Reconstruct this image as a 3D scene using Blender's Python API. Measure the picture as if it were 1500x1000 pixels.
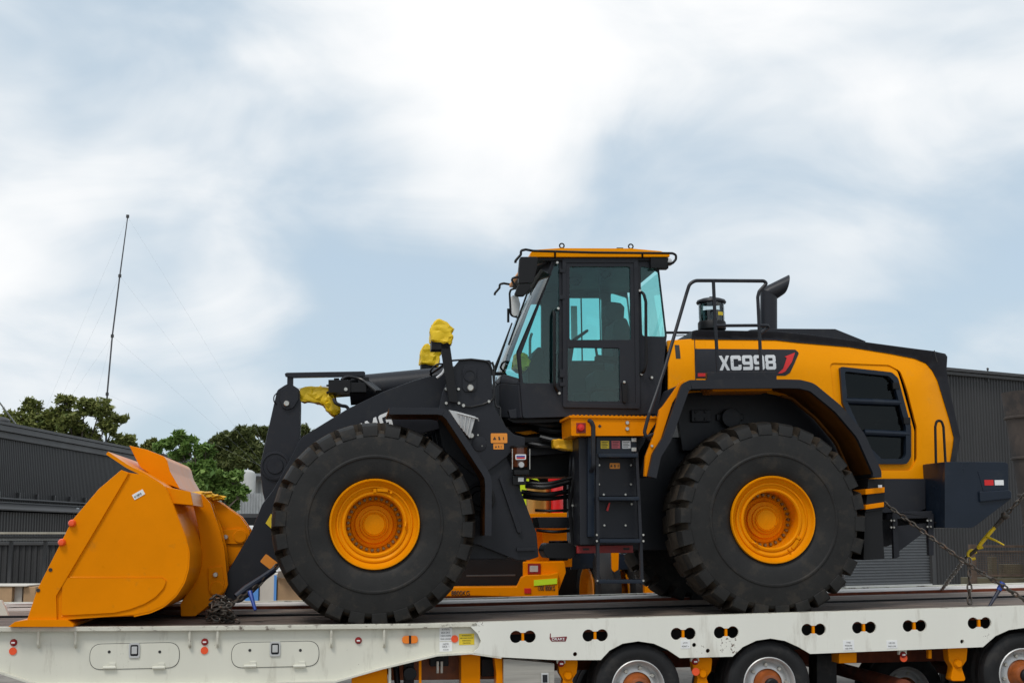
import bpy, bmesh, math, random
from mathutils import Vector, Matrix, noise
random.seed(7)
for o in list(bpy.data.objects): bpy.data.objects.remove(o)
scene = bpy.context.scene
col = scene.collection
R = math.radians

# ------------------------------------------------------------------ camera
F = 2000.0                      # focal length in pixels of the 1500 px wide photograph
PITCH = math.atan(280 / F)      # horizon at y = 780
CAMH = 1.75
cd = bpy.data.cameras.new('camera'); cam = bpy.data.objects.new('camera', cd); col.objects.link(cam)
cd.sensor_width = 36; cd.lens = 36 * F / 1500; cd.clip_start = 0.1; cd.clip_end = 5000
cam.location = (0, 0, CAMH); cam.rotation_euler = (R(90) + PITCH, 0, 0)
scene.camera = cam
scene.render.resolution_x = 1024; scene.render.resolution_y = 682

# ------------------------------------------------------------------ world and sun
SUN_EL, SUN_AZ = R(56), R(205)  # azimuth clockwise from +Y (view direction): behind the camera, a little to the left
w = bpy.data.worlds.new('World'); scene.world = w; w.use_nodes = True
nt = w.node_tree; nt.nodes.clear()
def N(t, **k):
    n = nt.nodes.new(t)
    for a, b in k.items(): setattr(n, a, b)
    return n
out = N('ShaderNodeOutputWorld'); bg = N('ShaderNodeBackground')
sky = N('ShaderNodeTexSky', sky_type='NISHITA', sun_disc=False, sun_elevation=SUN_EL, sun_rotation=SUN_AZ, air_density=1.0, dust_density=1.0, ozone_density=1.5)
sc = N('ShaderNodeVectorMath', operation='SCALE'); sc.inputs['Scale'].default_value = 0.15
nt.links.new(sky.outputs[0], sc.inputs[0])
tc = N('ShaderNodeTexCoord'); mp = N('ShaderNodeMapping')
mp.inputs['Scale'].default_value = (1.0, 1.0, 2.0); mp.inputs['Location'].default_value = (-12.366, -19.65, 13.206)
nt.links.new(tc.outputs['Generated'], mp.inputs[0])
n1 = N('ShaderNodeTexNoise'); n1.inputs['Scale'].default_value = 2.3; n1.inputs['Detail'].default_value = 5; n1.inputs['Roughness'].default_value = 0.42; n1.inputs['Distortion'].default_value = 0.25
n2 = N('ShaderNodeTexNoise'); n2.inputs['Scale'].default_value = 6.0; n2.inputs['Detail'].default_value = 8; n2.inputs['Roughness'].default_value = 0.52; n2.inputs['Distortion'].default_value = 0.6
nt.links.new(mp.outputs[0], n1.inputs['Vector']); nt.links.new(mp.outputs[0], n2.inputs['Vector'])
ad = N('ShaderNodeMath', operation='MULTIPLY_ADD'); ad.inputs[1].default_value = 0.27
nt.links.new(n2.outputs['Fac'], ad.inputs[0]); nt.links.new(n1.outputs['Fac'], ad.inputs[2])
r1 = N('ShaderNodeValToRGB'); r1.color_ramp.interpolation = 'EASE'   # how much cloud hides the blue
r1.color_ramp.elements[0].position = 0.46; r1.color_ramp.elements[0].color = (0.78, 0.78, 0.78, 1)
r1.color_ramp.elements[1].position = 0.70; r1.color_ramp.elements[1].color = (1, 1, 1, 1)
r2 = N('ShaderNodeValToRGB'); r2.color_ramp.interpolation = 'EASE'   # grey-blue and white cloud
r2.color_ramp.elements[0].position = 0.545; r2.color_ramp.elements[0].color = (0.505, 0.615, 0.71, 1)
r2.color_ramp.elements[1].position = 0.775; r2.color_ramp.elements[1].color = (0.96, 0.965, 0.97, 1)
nt.links.new(ad.outputs[0], r1.inputs[0]); nt.links.new(ad.outputs[0], r2.inputs[0])
mx = N('ShaderNodeMixRGB'); nt.links.new(r1.outputs[0], mx.inputs[0]); nt.links.new(sc.outputs[0], mx.inputs[1]); nt.links.new(r2.outputs[0], mx.inputs[2])
nt.links.new(mx.outputs[0], bg.inputs[0]); bg.inputs[1].default_value = 1.0
nt.links.new(bg.outputs[0], out.inputs[0])

sl = bpy.data.lights.new('sun', 'SUN'); sl.energy = 1.5; sl.angle = R(16); sl.color = (1, 0.96, 0.9)
so = bpy.data.objects.new('sun', sl); col.objects.link(so)
sd = Vector((math.sin(SUN_AZ) * math.cos(SUN_EL), math.cos(SUN_AZ) * math.cos(SUN_EL), math.sin(SUN_EL)))
so.rotation_euler = sd.to_track_quat('Z', 'Y').to_euler()
vs = scene.view_settings
vs.view_transform = 'Standard'; vs.look = 'None'; vs.exposure = 0.08; vs.gamma = 1.0; vs.use_curve_mapping = False

# ------------------------------------------------------------------ frames and measuring
def ray(px, py):
    x = (px - 750) / F; y = -(py - 500) / F
    c, s = math.cos(PITCH), math.sin(PITCH)
    return Vector((x, c - y * s, s + y * c))
CAM = Vector((0, 0, CAMH))
def WP(px, py, Y):                       # world point seen at a pixel, at world distance Y
    d = ray(px, py); return CAM + d * (Y / d.y)
def WG(px, py, z=0.0):                   # world point seen at a pixel, at height z
    d = ray(px, py); return CAM + d * ((z - CAMH) / d.z)
TH, SL = R(7.0), 0.012                   # the loader and trailer stand turned 7 degrees and on a slight rise
du = Vector((math.cos(TH), math.sin(TH), SL)).normalized()
dv = Vector((-math.sin(TH), math.cos(TH), 0))
dw = du.cross(dv)
ORG = CAM + ray(549, 914) * 12.47
MF = Matrix.Identity(4)
for i in range(3):
    MF[i][0], MF[i][1], MF[i][2], MF[i][3] = du[i], dv[i], dw[i], ORG[i]
MI = MF.inverted(); C0 = MI @ CAM; M3 = MI.to_3x3()
def P(px, py, v=0.0):                    # loader-frame point (u along, v away from camera, w up) on the plane v
    d = M3 @ ray(px, py); return C0 + d * ((v - C0.y) / d.y)
def P2(px, py, v=0.0):
    q = P(px, py, v); return (q.x, q.z)
def PP(pts, v): return [P2(x, y, v) for x, y in pts]
VC = 1.6                                 # lateral centre of the loader
def mir(v): return 2 * VC - v

# ------------------------------------------------------------------ materials
MATS = {}
def mat(name, base, rough=0.5, tint=None, **kw):
    m = mat0(name, base, rough, **kw)
    if tint: m.node_tree.nodes['Principled BSDF'].inputs['Specular Tint'].default_value = (*tint, 1)
    return m
def mat0(name, base, rough=0.5, metal=0.0, var=0.0, vscale=3.0, bump=0.0, bscale=60.0, spec=0.5, coat=0.0, dirt=None, dirt_amt=0.0, dscale=6.0, dpos=0.58, stretch=(1, 1, 1), chips=None):
    m = bpy.data.materials.new(name); m.use_nodes = True; t = m.node_tree; b = t.nodes['Principled BSDF']
    b.inputs['Roughness'].default_value = rough; b.inputs['Metallic'].default_value = metal
    b.inputs['Specular IOR Level'].default_value = spec
    b.inputs['Coat Weight'].default_value = coat; b.inputs['Coat Roughness'].default_value = 0.12
    b.inputs['Base Color'].default_value = (*base, 1)
    m.diffuse_color = (*base, 1)
    cin = None
    def nn(k): return t.nodes.new(k)
    if var or bump or dirt:
        tco = nn('ShaderNodeTexCoord'); mpn = nn('ShaderNodeMapping'); mpn.inputs['Scale'].default_value = stretch
        t.links.new(tco.outputs['Object'], mpn.inputs[0]); vec = mpn.outputs[0]
    if var:
        a = nn('ShaderNodeTexNoise'); a.inputs['Scale'].default_value = vscale; a.inputs['Detail'].default_value = 8; a.inputs['Roughness'].default_value = 0.6
        t.links.new(vec, a.inputs['Vector'])
        rr = nn('ShaderNodeValToRGB')
        rr.color_ramp.elements[0].position = 0.3; rr.color_ramp.elements[1].position = 0.7
        rr.color_ramp.elements[0].color = (*[max(0, c * (1 - var)) for c in base], 1)
        rr.color_ramp.elements[1].color = (*[min(1, c * (1 + var)) for c in base], 1)
        t.links.new(a.outputs['Fac'], rr.inputs[0]); cin = rr.outputs[0]
        mr = nn('ShaderNodeMapRange'); mr.inputs[3].default_value = max(0.02, rough - 0.1); mr.inputs[4].default_value = min(1, rough + 0.12)
        t.links.new(a.outputs['Fac'], mr.inputs[0]); t.links.new(mr.outputs[0], b.inputs['Roughness'])
    if dirt:
        a = nn('ShaderNodeTexNoise'); a.inputs['Scale'].default_value = dscale; a.inputs['Detail'].default_value = 10; a.inputs['Roughness'].default_value = 0.68
        t.links.new(vec, a.inputs['Vector'])
        rr = nn('ShaderNodeValToRGB'); rr.color_ramp.elements[0].position = dpos; rr.color_ramp.elements[1].position = min(1, dpos + 0.1)
        rr.color_ramp.elements[0].color = (0, 0, 0, 1); rr.color_ramp.elements[1].color = (dirt_amt,) * 3 + (1,)
        t.links.new(a.outputs['Fac'], rr.inputs[0])
        mixn = nn('ShaderNodeMixRGB'); t.links.new(rr.outputs[0], mixn.inputs[0])
        if cin: t.links.new(cin, mixn.inputs[1])
        else: mixn.inputs[1].default_value = (*base, 1)
        mixn.inputs[2].default_value = (*dirt, 1); cin = mixn.outputs[0]
    if chips:                                    # small chipped spots that come in patches
        a = nn('ShaderNodeTexNoise'); a.inputs['Scale'].default_value = chips[1]; a.inputs['Detail'].default_value = 6; a.inputs['Roughness'].default_value = 0.7
        a2 = nn('ShaderNodeTexNoise'); a2.inputs['Scale'].default_value = 1.7; a2.inputs['Detail'].default_value = 3
        t.links.new(tco.outputs['Object'], a.inputs['Vector']); t.links.new(tco.outputs['Object'], a2.inputs['Vector'])
        mu = nn('ShaderNodeMath'); mu.operation = 'MULTIPLY'; t.links.new(a.outputs['Fac'], mu.inputs[0]); t.links.new(a2.outputs['Fac'], mu.inputs[1])
        rr = nn('ShaderNodeValToRGB'); rr.color_ramp.elements[0].position = chips[2]; rr.color_ramp.elements[1].position = chips[2] + .015
        rr.color_ramp.elements[0].color = (0, 0, 0, 1); rr.color_ramp.elements[1].color = (.9, .9, .9, 1); t.links.new(mu.outputs[0], rr.inputs[0])
        mixn = nn('ShaderNodeMixRGB'); t.links.new(rr.outputs[0], mixn.inputs[0]); t.links.new(cin, mixn.inputs[1]); mixn.inputs[2].default_value = (*chips[0], 1); cin = mixn.outputs[0]
    if cin: t.links.new(cin, b.inputs['Base Color'])
    if bump:
        a = nn('ShaderNodeTexNoise'); a.inputs['Scale'].default_value = bscale; a.inputs['Detail'].default_value = 6
        t.links.new(vec, a.inputs['Vector'])
        bn = nn('ShaderNodeBump'); bn.inputs['Strength'].default_value = bump; bn.inputs['Distance'].default_value = 0.01
        t.links.new(a.outputs['Fac'], bn.inputs['Height']); t.links.new(bn.outputs[0], b.inputs['Normal'])
    MATS[name] = m; return m
YEL = mat('yellow_paint', (0.77, 0.226, 0.0002), 0.30, tint=(1, .62, .12), var=0.07, vscale=1.7, bump=0.04, bscale=25, spec=0.45, dirt=(0.35, 0.15, 0.02), dirt_amt=0.35, dscale=5, dpos=0.62)
YELG = mat('yellow_gloss', (0.90, 0.310, 0.0004), 0.26, tint=(1, .66, .15), var=0.05, vscale=1.2, spec=0.45, dirt=(0.5, 0.25, 0.05), dirt_amt=0.2, dscale=4, dpos=0.62)
RIMY = mat('yellow_rim', (0.76, 0.25, 0.0005), 0.36, tint=(1, .66, .15), var=0.07, vscale=4, spec=0.4, dirt=(0.2, 0.09, 0.02), dirt_amt=0.45, dscale=14, dpos=0.63)
DARK = mat('dark_grey_paint', (0.0155, 0.0165, 0.0215), 0.40, var=0.12, vscale=2, spec=0.3, bump=0.03, bscale=40, dirt=(0.04, 0.037, 0.034), dirt_amt=0.3, dscale=5, dpos=0.56)
NAVY = mat('navy_paint', (0.0095, 0.0155, 0.027), 0.3, var=0.15, vscale=2.5, spec=0.3, dirt=(0.03, 0.035, 0.04), dirt_amt=0.4, dscale=4, dpos=0.56)
BLK = mat('black_plastic', (0.006, 0.006, 0.007), 0.5, var=0.1, vscale=5, spec=0.3)
HOSE = mat('black_hose', (0.008, 0.008, 0.009), 0.35, var=0.2, vscale=9)
RUB = mat('tyre_rubber', (0.0160, 0.0155, 0.0150), 0.58, var=0.28, vscale=4, bump=0.14, bscale=50, spec=0.28, dirt=(0.040, 0.033, 0.026), dirt_amt=0.6, dscale=4.5, dpos=0.52)
RUBG = mat('tyre_groove', (0.045, 0.035, 0.026), 0.85, var=0.35, vscale=9, bump=0.2, bscale=40, spec=0.2)
STEEL = mat('bolt_steel', (0.55, 0.53, 0.48), 0.35, metal=0.9, var=0.2, vscale=20)
BOLTB = mat('bolt_bronze', (0.22, 0.15, 0.07), 0.4, metal=0.6, var=0.4, vscale=22)
CHAIN = mat('chain_steel', (0.075, 0.065, 0.055), 0.5, metal=0.5, var=0.4, vscale=20, dirt=(0.12, 0.05, 0.02), dirt_amt=0.6, dscale=25, dpos=0.52)
CREAM = mat('cream_paint', (0.68, 0.665, 0.57), 0.45, var=0.05, vscale=1.1, spec=0.4, bump=0.05, bscale=14, dirt=(0.36, 0.33, 0.26), dirt_amt=0.45, dscale=3.2, dpos=0.56, stretch=(1.6, 1, 0.3), chips=((.10, .06, .04), 30, .425))
CREAMW = mat('cream_worn', (0.60, 0.58, 0.49), 0.6, var=0.1, vscale=5, bump=0.2, bscale=40, dirt=(0.09, 0.06, 0.045), dirt_amt=0.95, dscale=9, dpos=0.55, stretch=(1, 1, 1.5))
CREAM2 = mat('white_paint', (0.76, 0.75, 0.675), 0.42, var=0.04, vscale=1.1, spec=0.4, bump=0.05, bscale=14, dirt=(0.42, 0.38, 0.31), dirt_amt=0.4, dscale=3.2, dpos=0.57, stretch=(1.6, 1, 0.3), chips=((.10, .06, .04), 30, .415))
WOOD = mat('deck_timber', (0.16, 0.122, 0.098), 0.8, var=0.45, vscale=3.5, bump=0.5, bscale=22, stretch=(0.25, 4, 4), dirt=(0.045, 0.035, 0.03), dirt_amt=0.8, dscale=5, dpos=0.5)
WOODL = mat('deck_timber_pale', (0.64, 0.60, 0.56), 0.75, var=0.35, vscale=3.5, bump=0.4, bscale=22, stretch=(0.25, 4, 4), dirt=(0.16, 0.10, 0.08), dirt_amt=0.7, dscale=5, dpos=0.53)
RUST = mat('rust_red', (0.16, 0.035, 0.012), 0.8, var=0.4, vscale=8)
RED = mat('red_paint', (0.62, 0.012, 0.012), 0.4, var=0.1)
DRED = mat('dark_red_paint', (0.25, 0.006, 0.006), 0.4, var=0.15)
REDO = mat('red_orange_reflector', (0.85, 0.09, 0.02), 0.3)
ORNG = mat('orange_lens', (0.85, 0.22, 0.02), 0.2)
STICK = mat('orange_sticker', (0.85, 0.30, 0.03), 0.5)
WHITE = mat('white_print', (0.80, 0.80, 0.79), 0.5, var=0.03)
SILV = mat('silver_letters', (0.68, 0.69, 0.70), 0.4, var=0.03)
INK = mat('black_ink', (0.02, 0.02, 0.02), 0.6)
YST = mat('yellow_sticker', (0.75, 0.55, 0.02), 0.5)
HIVIS = mat('hivis_tape', (0.62, 0.85, 0.02), 0.4)
TARP = mat('yellow_tarp', (0.80, 0.53, 0.006), 0.5, var=0.12, vscale=9, bump=0.4, bscale=18)
TARPD = mat('orange_tarp', (0.76, 0.40, 0.006), 0.5, var=0.15, vscale=9, bump=0.4, bscale=18)
ALU = mat('aluminium', (0.55, 0.55, 0.54), 0.45, metal=0.4, var=0.08, vscale=6)
ALUB = mat('brushed_box', (0.37, 0.35, 0.31), 0.55, metal=0.1, var=0.18, vscale=6, stretch=(0.3, 1, 5))
TYG = mat('trailer_tyre', (0.013, 0.013, 0.014), 0.65, var=0.3, vscale=5, bump=0.1, bscale=50, spec=0.3, dirt=(0.045, 0.04, 0.035), dirt_amt=0.4, dscale=5, dpos=0.52)
OILY = mat('oily_orange', (0.28, 0.07, 0.012), 0.4, var=0.4, vscale=8)
BLUE = mat('blue_paint', (0.02, 0.06, 0.30), 0.4, var=0.2)
SEAT = mat('seat_fabric', (0.03, 0.032, 0.035), 0.8, var=0.2)
def glass(name, tint, gl=0.06, rough=0.0):
    m = bpy.data.materials.new(name); m.use_nodes = True; t = m.node_tree; t.nodes.clear()
    o = t.nodes.new('ShaderNodeOutputMaterial'); tr = t.nodes.new('ShaderNodeBsdfTransparent'); tr.inputs[0].default_value = (*tint, 1)
    g = t.nodes.new('ShaderNodeBsdfGlossy'); g.inputs['Roughness'].default_value = rough; g.inputs[0].default_value = (0.9, 0.95, 0.95, 1)
    fr = t.nodes.new('ShaderNodeFresnel'); fr.inputs[0].default_value = 1.5
    ms = t.nodes.new('ShaderNodeMixShader'); ad = t.nodes.new('ShaderNodeMath'); ad.operation = 'MULTIPLY'; ad.inputs[1].default_value = gl / 0.04
    t.links.new(fr.outputs[0], ad.inputs[0]); t.links.new(ad.outputs[0], ms.inputs[0]); t.links.new(tr.outputs[0], ms.inputs[1]); t.links.new(g.outputs[0], ms.inputs[2])
    t.links.new(ms.outputs[0], o.inputs[0]); return m
GLASS = glass('teal_glass', (0.68, 0.935, 0.92), 0.035)
CLEAR = glass('clear_glass', (0.85, 0.9, 0.9), 0.06)
SMOKE = glass('smoked_mesh', (0.22, 0.22, 0.22), 0.02)
LIN = mat('shaded_lining', (0.16, 0.055, 0.006), 0.6, var=0.3, vscale=4, spec=0.2)  # lining and bead colour darkened to paint in the shade under the fenders

# ------------------------------------------------------------------ mesh builder
def fillet(pts, r, n=4, closed=True):
    pts = [Vector(p) for p in pts]; out_ = []; m = len(pts)
    rr = r if isinstance(r, (list, tuple)) else [r] * m
    for i in range(m):
        p = pts[i]
        if (not closed and i in (0, m - 1)) or rr[i] <= 0: out_.append(p.copy()); continue
        a = pts[i - 1] - p; b = pts[(i + 1) % m] - p
        la, lb = a.length, b.length
        if la < 1e-6 or lb < 1e-6: out_.append(p.copy()); continue
        a /= la; b /= lb
        ang = a.angle(b, math.pi)
        if ang > math.pi - 0.05: out_.append(p.copy()); continue
        d = min(rr[i] / max(0.05, math.tan(ang / 2)), la * 0.48, lb * 0.48)
        s = p + a * d; e = p + b * d
        for k in range(n + 1):
            t_ = k / n
            out_.append((s * (1 - t_) ** 2 + p * 2 * t_ * (1 - t_) + e * t_ ** 2))
    return out_
class B:
    def __init__(s): s.v = []; s.f = []; s.mi = []; s.cm = 0
    def add(s, vs_, fs_):
        o = len(s.v); s.v += [Vector(p) for p in vs_]
        for q in fs_: s.f.append([i + o for i in q]); s.mi.append(s.cm)
        return s
    def prism(s, pts, v0, v1):          # polygon in (u, w), pushed along v
        n = len(pts); a = [(p[0], v0, p[1]) for p in pts] + [(p[0], v1, p[1]) for p in pts]
        return s.add(a, [list(range(n)), list(range(2 * n - 1, n - 1, -1))] + [[i, i + n, (i + 1) % n + n, (i + 1) % n] for i in range(n)])
    def box(s, c, d, rot=None):
        c = Vector(c); m = rot or Matrix.Identity(3)
        q = [c + m @ Vector((x * d[0] / 2, y * d[1] / 2, z * d[2] / 2)) for x in (-1, 1) for y in (-1, 1) for z in (-1, 1)]
        return s.add(q, [(0, 1, 3, 2), (4, 6, 7, 5), (0, 4, 5, 1), (2, 3, 7, 6), (0, 2, 6, 4), (1, 5, 7, 3)])
    def lo_hi(s, a, b):
        return s.box([(a[i] + b[i]) / 2 for i in range(3)], [abs(b[i] - a[i]) for i in range(3)])
    def tube(s, pts, r, seg=8, cap=True, closed=False):
        pts = [Vector(p) for p in pts]; n = len(pts)
        rs = r if isinstance(r, (list, tuple)) else [r] * n
        tan = []
        for i in range(n):
            if closed: t_ = pts[(i + 1) % n] - pts[i - 1]
            else: t_ = pts[min(i + 1, n - 1)] - pts[max(i - 1, 0)]
            tan.append(t_.normalized() if t_.length > 1e-9 else Vector((0, 0, 1)))
        up = Vector((0, 0, 1)) if abs(tan[0].z) < 0.9 else Vector((0, 1, 0))
        nx = tan[0].cross(up).normalized(); vs_ = []
        for i in range(n):
            if i:
                nx = (nx - tan[i] * nx.dot(tan[i]))
                nx = nx.normalized() if nx.length > 1e-6 else tan[i].orthogonal().normalized()
            ny = tan[i].cross(nx)
            for k in range(seg):
                a = 2 * math.pi * k / seg
                vs_.append(pts[i] + (nx * math.cos(a) + ny * math.sin(a)) * rs[i])
        fs_ = []
        for i in range(n if closed else n - 1):
            j = (i + 1) % n
            for k in range(seg): fs_.append([i * seg + k, i * seg + (k + 1) % seg, j * seg + (k + 1) % seg, j * seg + k])
        if cap and not closed: fs_ += [list(range(seg))[::-1], [(n - 1) * seg + k for k in range(seg)]]
        return s.add(vs_, fs_)
    def lathe(s, prof, c, ax='v', seg=48, a0=0.0, a1=2 * math.pi):   # prof: (radius, along the axis)
        c = Vector(c); full = abs(a1 - a0 - 2 * math.pi) < 1e-6; m = len(prof); vs_ = []; ns = seg if full else seg + 1
        for k in range(ns):
            a = a0 + (a1 - a0) * k / seg
            for r_, h in prof:
                x, y = r_ * math.cos(a), r_ * math.sin(a)
                vs_.append(c + (Vector((x, h, y)) if ax == 'v' else Vector((x, y, h)) if ax == 'w' else Vector((h, x, y))))
        fs_ = []
        for k in range(seg):
            k2 = (k + 1) % ns
            for i in range(m - 1):
                q = [k * m + i, k * m + i + 1, k2 * m + i + 1, k2 * m + i]
                fs_.append(q if ax == 'v' else q[::-1])
        return s.add(vs_, fs_)
    def cyl(s, c, r, h, ax='v', seg=20):
        return s.lathe([(0.0001, -h / 2), (r, -h / 2), (r, h / 2), (0.0001, h / 2)], c, ax, seg)
    def bolt(s, c, r, h, seg=6):         # hex head facing the camera side (-v)
        s.lathe([(0.0001, -h), (r * 0.8, -h), (r, -h * 0.75), (r, 0)], c, 'v', seg); return s
    def sheet(s, pts, v0, v1, th):       # open path in (u, w) given thickness, pushed along v
        pts = [Vector((p[0], p[1])) for p in pts]; n = len(pts); nr = []
        for i in range(n):
            t_ = (pts[min(i + 1, n - 1)] - pts[max(i - 1, 0)]).normalized(); nr.append(Vector((-t_.y, t_.x)))
        poly = [pts[i] for i in range(n)]; low = [pts[i] - nr[i] * th for i in range(n)]
        vs_ = [(p.x, v0, p.y) for p in poly] + [(p.x, v0, p.y) for p in low] + [(p.x, v1, p.y) for p in poly] + [(p.x, v1, p.y) for p in low]
        fs_ = []
        for i in range(n - 1):
            fs_ += [[i, i + n, i + 1 + n, i + 1], [i + 2 * n, i + 1 + 2 * n, i + 1 + 3 * n, i + 3 * n], [i, i + 1, i + 1 + 2 * n, i + 2 * n], [i + n, i + 3 * n, i + 1 + 3 * n, i + 1 + n]]
        fs_ += [[0, 2 * n, 3 * n, n], [n - 1, 2 * n - 1, 4 * n - 1, 3 * n - 1]]
        return s.add(vs_, fs_)
    def quad(s, a, b, c, d): return s.add([a, b, c, d], [(0, 1, 2, 3)])
    def slab(s, a, b, c, d, th):         # quad with thickness along its normal
        a, b, c, d = map(Vector, (a, b, c, d)); n = (b - a).cross(d - a).normalized() * th
        return s.add([a, b, c, d, a + n, b + n, c + n, d + n], [(3, 2, 1, 0), (4, 5, 6, 7), (0, 1, 5, 4), (1, 2, 6, 5), (2, 3, 7, 6), (3, 0, 4, 7)])
    def ico(s, c, r, sub=2, sq=(1, 1, 1), nz=0.0, ns=3.0, seed=0):
        bm = bmesh.new(); bmesh.ops.create_icosphere(bm, subdivisions=sub, radius=1)
        vs_ = []
        for v in bm.verts:
            p = v.co.copy(); k = 1 + nz * noise.noise(p * ns + Vector((seed, seed * 1.7, 0)))
            vs_.append(Vector(c) + Vector((p.x * sq[0], p.y * sq[1], p.z * sq[2])) * (r * k))
        fs_ = [[v.index for v in f.verts] for f in bm.faces]; bm.free()
        return s.add(vs_, fs_)
    def mesh(s, name, bevel=0.0, seg=2, sharp=35, recalc=True):
        me = bpy.data.meshes.new(name); bm = bmesh.new()
        vv = [bm.verts.new(p) for p in s.v]
        for q, k in zip(s.f, s.mi):
            try: f = bm.faces.new([vv[i] for i in q]); f.material_index = k
            except ValueError: pass
        finish(bm, bevel, seg, sharp, recalc); bm.to_mesh(me); bm.free()
        if bevel: me['wn'] = 1
        return me
    def build(s, name, m, parent=None, bevel=0.0, seg=2, sharp=35, recalc=True):
        return link(name, s.mesh(name, bevel, seg, sharp, recalc), m, parent)
def finish(bm, bevel, seg, sharp, recalc=True):
    bmesh.ops.remove_doubles(bm, verts=bm.verts, dist=1e-5)
    if recalc: bmesh.ops.recalc_face_normals(bm, faces=bm.faces)
    if bevel > 0:
        es = [e for e in bm.edges if len(e.link_faces) == 2 and e.calc_face_angle(0) > R(28)]
        bmesh.ops.bevel(bm, geom=es, offset=bevel, segments=seg, profile=0.6, affect='EDGES', clamp_overlap=True)
    for f in bm.faces: f.smooth = True
    for e in bm.edges:
        e.smooth = not (len(e.link_faces) != 2 or e.calc_face_angle(0) > R(sharp))
def link(name, me, m, parent=None):
    if not me.materials:
        for k in (m if isinstance(m, (list, tuple)) else [m]): me.materials.append(k)
    o = bpy.data.objects.new(name, me); col.objects.link(o)
    if me.get('wn'): k = o.modifiers.new('weighted_normal', 'WEIGHTED_NORMAL'); k.keep_sharp = True; k.weight = 100
    if parent: o.parent = parent
    return o
def hole_mesh(name, outer, holes, v0, v1, bevel=0.0, seg=2):   # plate in the (u, w) plane with real openings
    c = bpy.data.curves.new(name, 'CURVE'); c.dimensions = '2D'; c.fill_mode = 'BOTH'; c.extrude = abs(v1 - v0) / 2
    for ring in [outer] + list(holes):
        sp = c.splines.new('POLY'); sp.points.add(len(ring) - 1); sp.use_cyclic_u = True
        for p, q in zip(sp.points, ring): p.co = (q[0], q[1], 0, 1)
    o = bpy.data.objects.new('tmp', c); col.objects.link(o)
    me = bpy.data.meshes.new_from_object(o); bpy.data.objects.remove(o); bpy.data.curves.remove(c)
    bm = bmesh.new(); bm.from_mesh(me); vm = (v0 + v1) / 2
    for v in bm.verts: v.co = Vector((v.co.x, vm - v.co.z, v.co.y))
    bmesh.ops.remove_doubles(bm, verts=bm.verts, dist=1e-5)
    bmesh.ops.dissolve_limit(bm, angle_limit=R(1), verts=bm.verts, edges=bm.edges)
    for f in bm.faces: f.material_index = 0
    finish(bm, bevel, seg, 35); me2 = bpy.data.meshes.new(name); bm.to_mesh(me2); bm.free(); bpy.data.meshes.remove(me)
    if bevel: me2['wn'] = 1
    return me2
def circ(c, r, n=20, a0=0): return [(c[0] + r * math.cos(a0 + 2 * math.pi * k / n), c[1] + r * math.sin(a0 + 2 * math.pi * k / n)) for k in range(n)]
def text(s, name, m, parent, org, xdir, ydir, height, width=None, bold=0.0, thick=0.003, shear=0.0):
    c = bpy.data.curves.new(name, 'FONT'); c.body = s; c.size = 1.0; c.offset = bold; c.extrude = 0.0; c.shear = shear
    o = bpy.data.objects.new('tmp', c); col.objects.link(o)
    me = bpy.data.meshes.new_from_object(o); bpy.data.objects.remove(o); bpy.data.curves.remove(c)
    xs = [v.co.x for v in me.vertices]; ys = [v.co.y for v in me.vertices]
    x0, x1, y0, y1 = min(xs), max(xs), min(ys), max(ys)
    sy = height / (y1 - y0); sx = sy if width is None else width / (x1 - x0)
    X = Vector(xdir).normalized(); Y = Vector(ydir).normalized(); Z = X.cross(Y)
    bm = bmesh.new(); bm.from_mesh(me)
    for v in bm.verts: v.co = Vector(org) + X * ((v.co.x - x0) * sx) + Y * ((v.co.y - y0) * sy)
    r_ = bmesh.ops.extrude_face_region(bm, geom=list(bm.faces))
    for v in [g for g in r_['geom'] if isinstance(g, bmesh.types.BMVert)]: v.co += Z * thick
    bmesh.ops.recalc_face_normals(bm, faces=bm.faces)
    bm.to_mesh(me); bm.free(); me.materials.clear()
    return link(name, me, m, parent)
def empty(name, loc=(0, 0, 0), label=None, cat=None, group=None, mtx=None):
    o = bpy.data.objects.new(name, None); col.objects.link(o); o.location = loc; o.empty_display_size = 0.3
    if mtx is not None: o.matrix_world = mtx
    tag(o, label, cat, group); return o
def tag(o, label=None, cat=None, group=None, kind=None):
    if label: o['label'] = label
    if cat: o['category'] = cat
    if group: o['group'] = group
    if kind: o['kind'] = kind
    return o
def flip(me, name=None):                 # mirrored copy of mesh data across the loader's centre plane
    m2 = me.copy(); bm = bmesh.new(); bm.from_mesh(m2)
    for v in bm.verts: v.co.y = 2 * VC - v.co.y
    bmesh.ops.reverse_faces(bm, faces=bm.faces); bm.to_mesh(m2); bm.free(); return m2
def twin(o, parent=None):                # the same part on the far side of the machine
    c = o.copy(); c.data = flip(o.data); col.objects.link(c); c.parent = parent or o.parent
    return c
def part(name, pts, v0, v1, m, parent, bevel=0.006, both=False, vp=None, rad=0.0, n=4):   # plate from measured outline
    q = PP(pts, v0 if vp is None else vp)
    if rad: q = fillet(q, rad, n)
    o = B().prism(q, v0, v1).build(name, m, parent, bevel)
    if both: twin(o)
    return o

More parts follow.
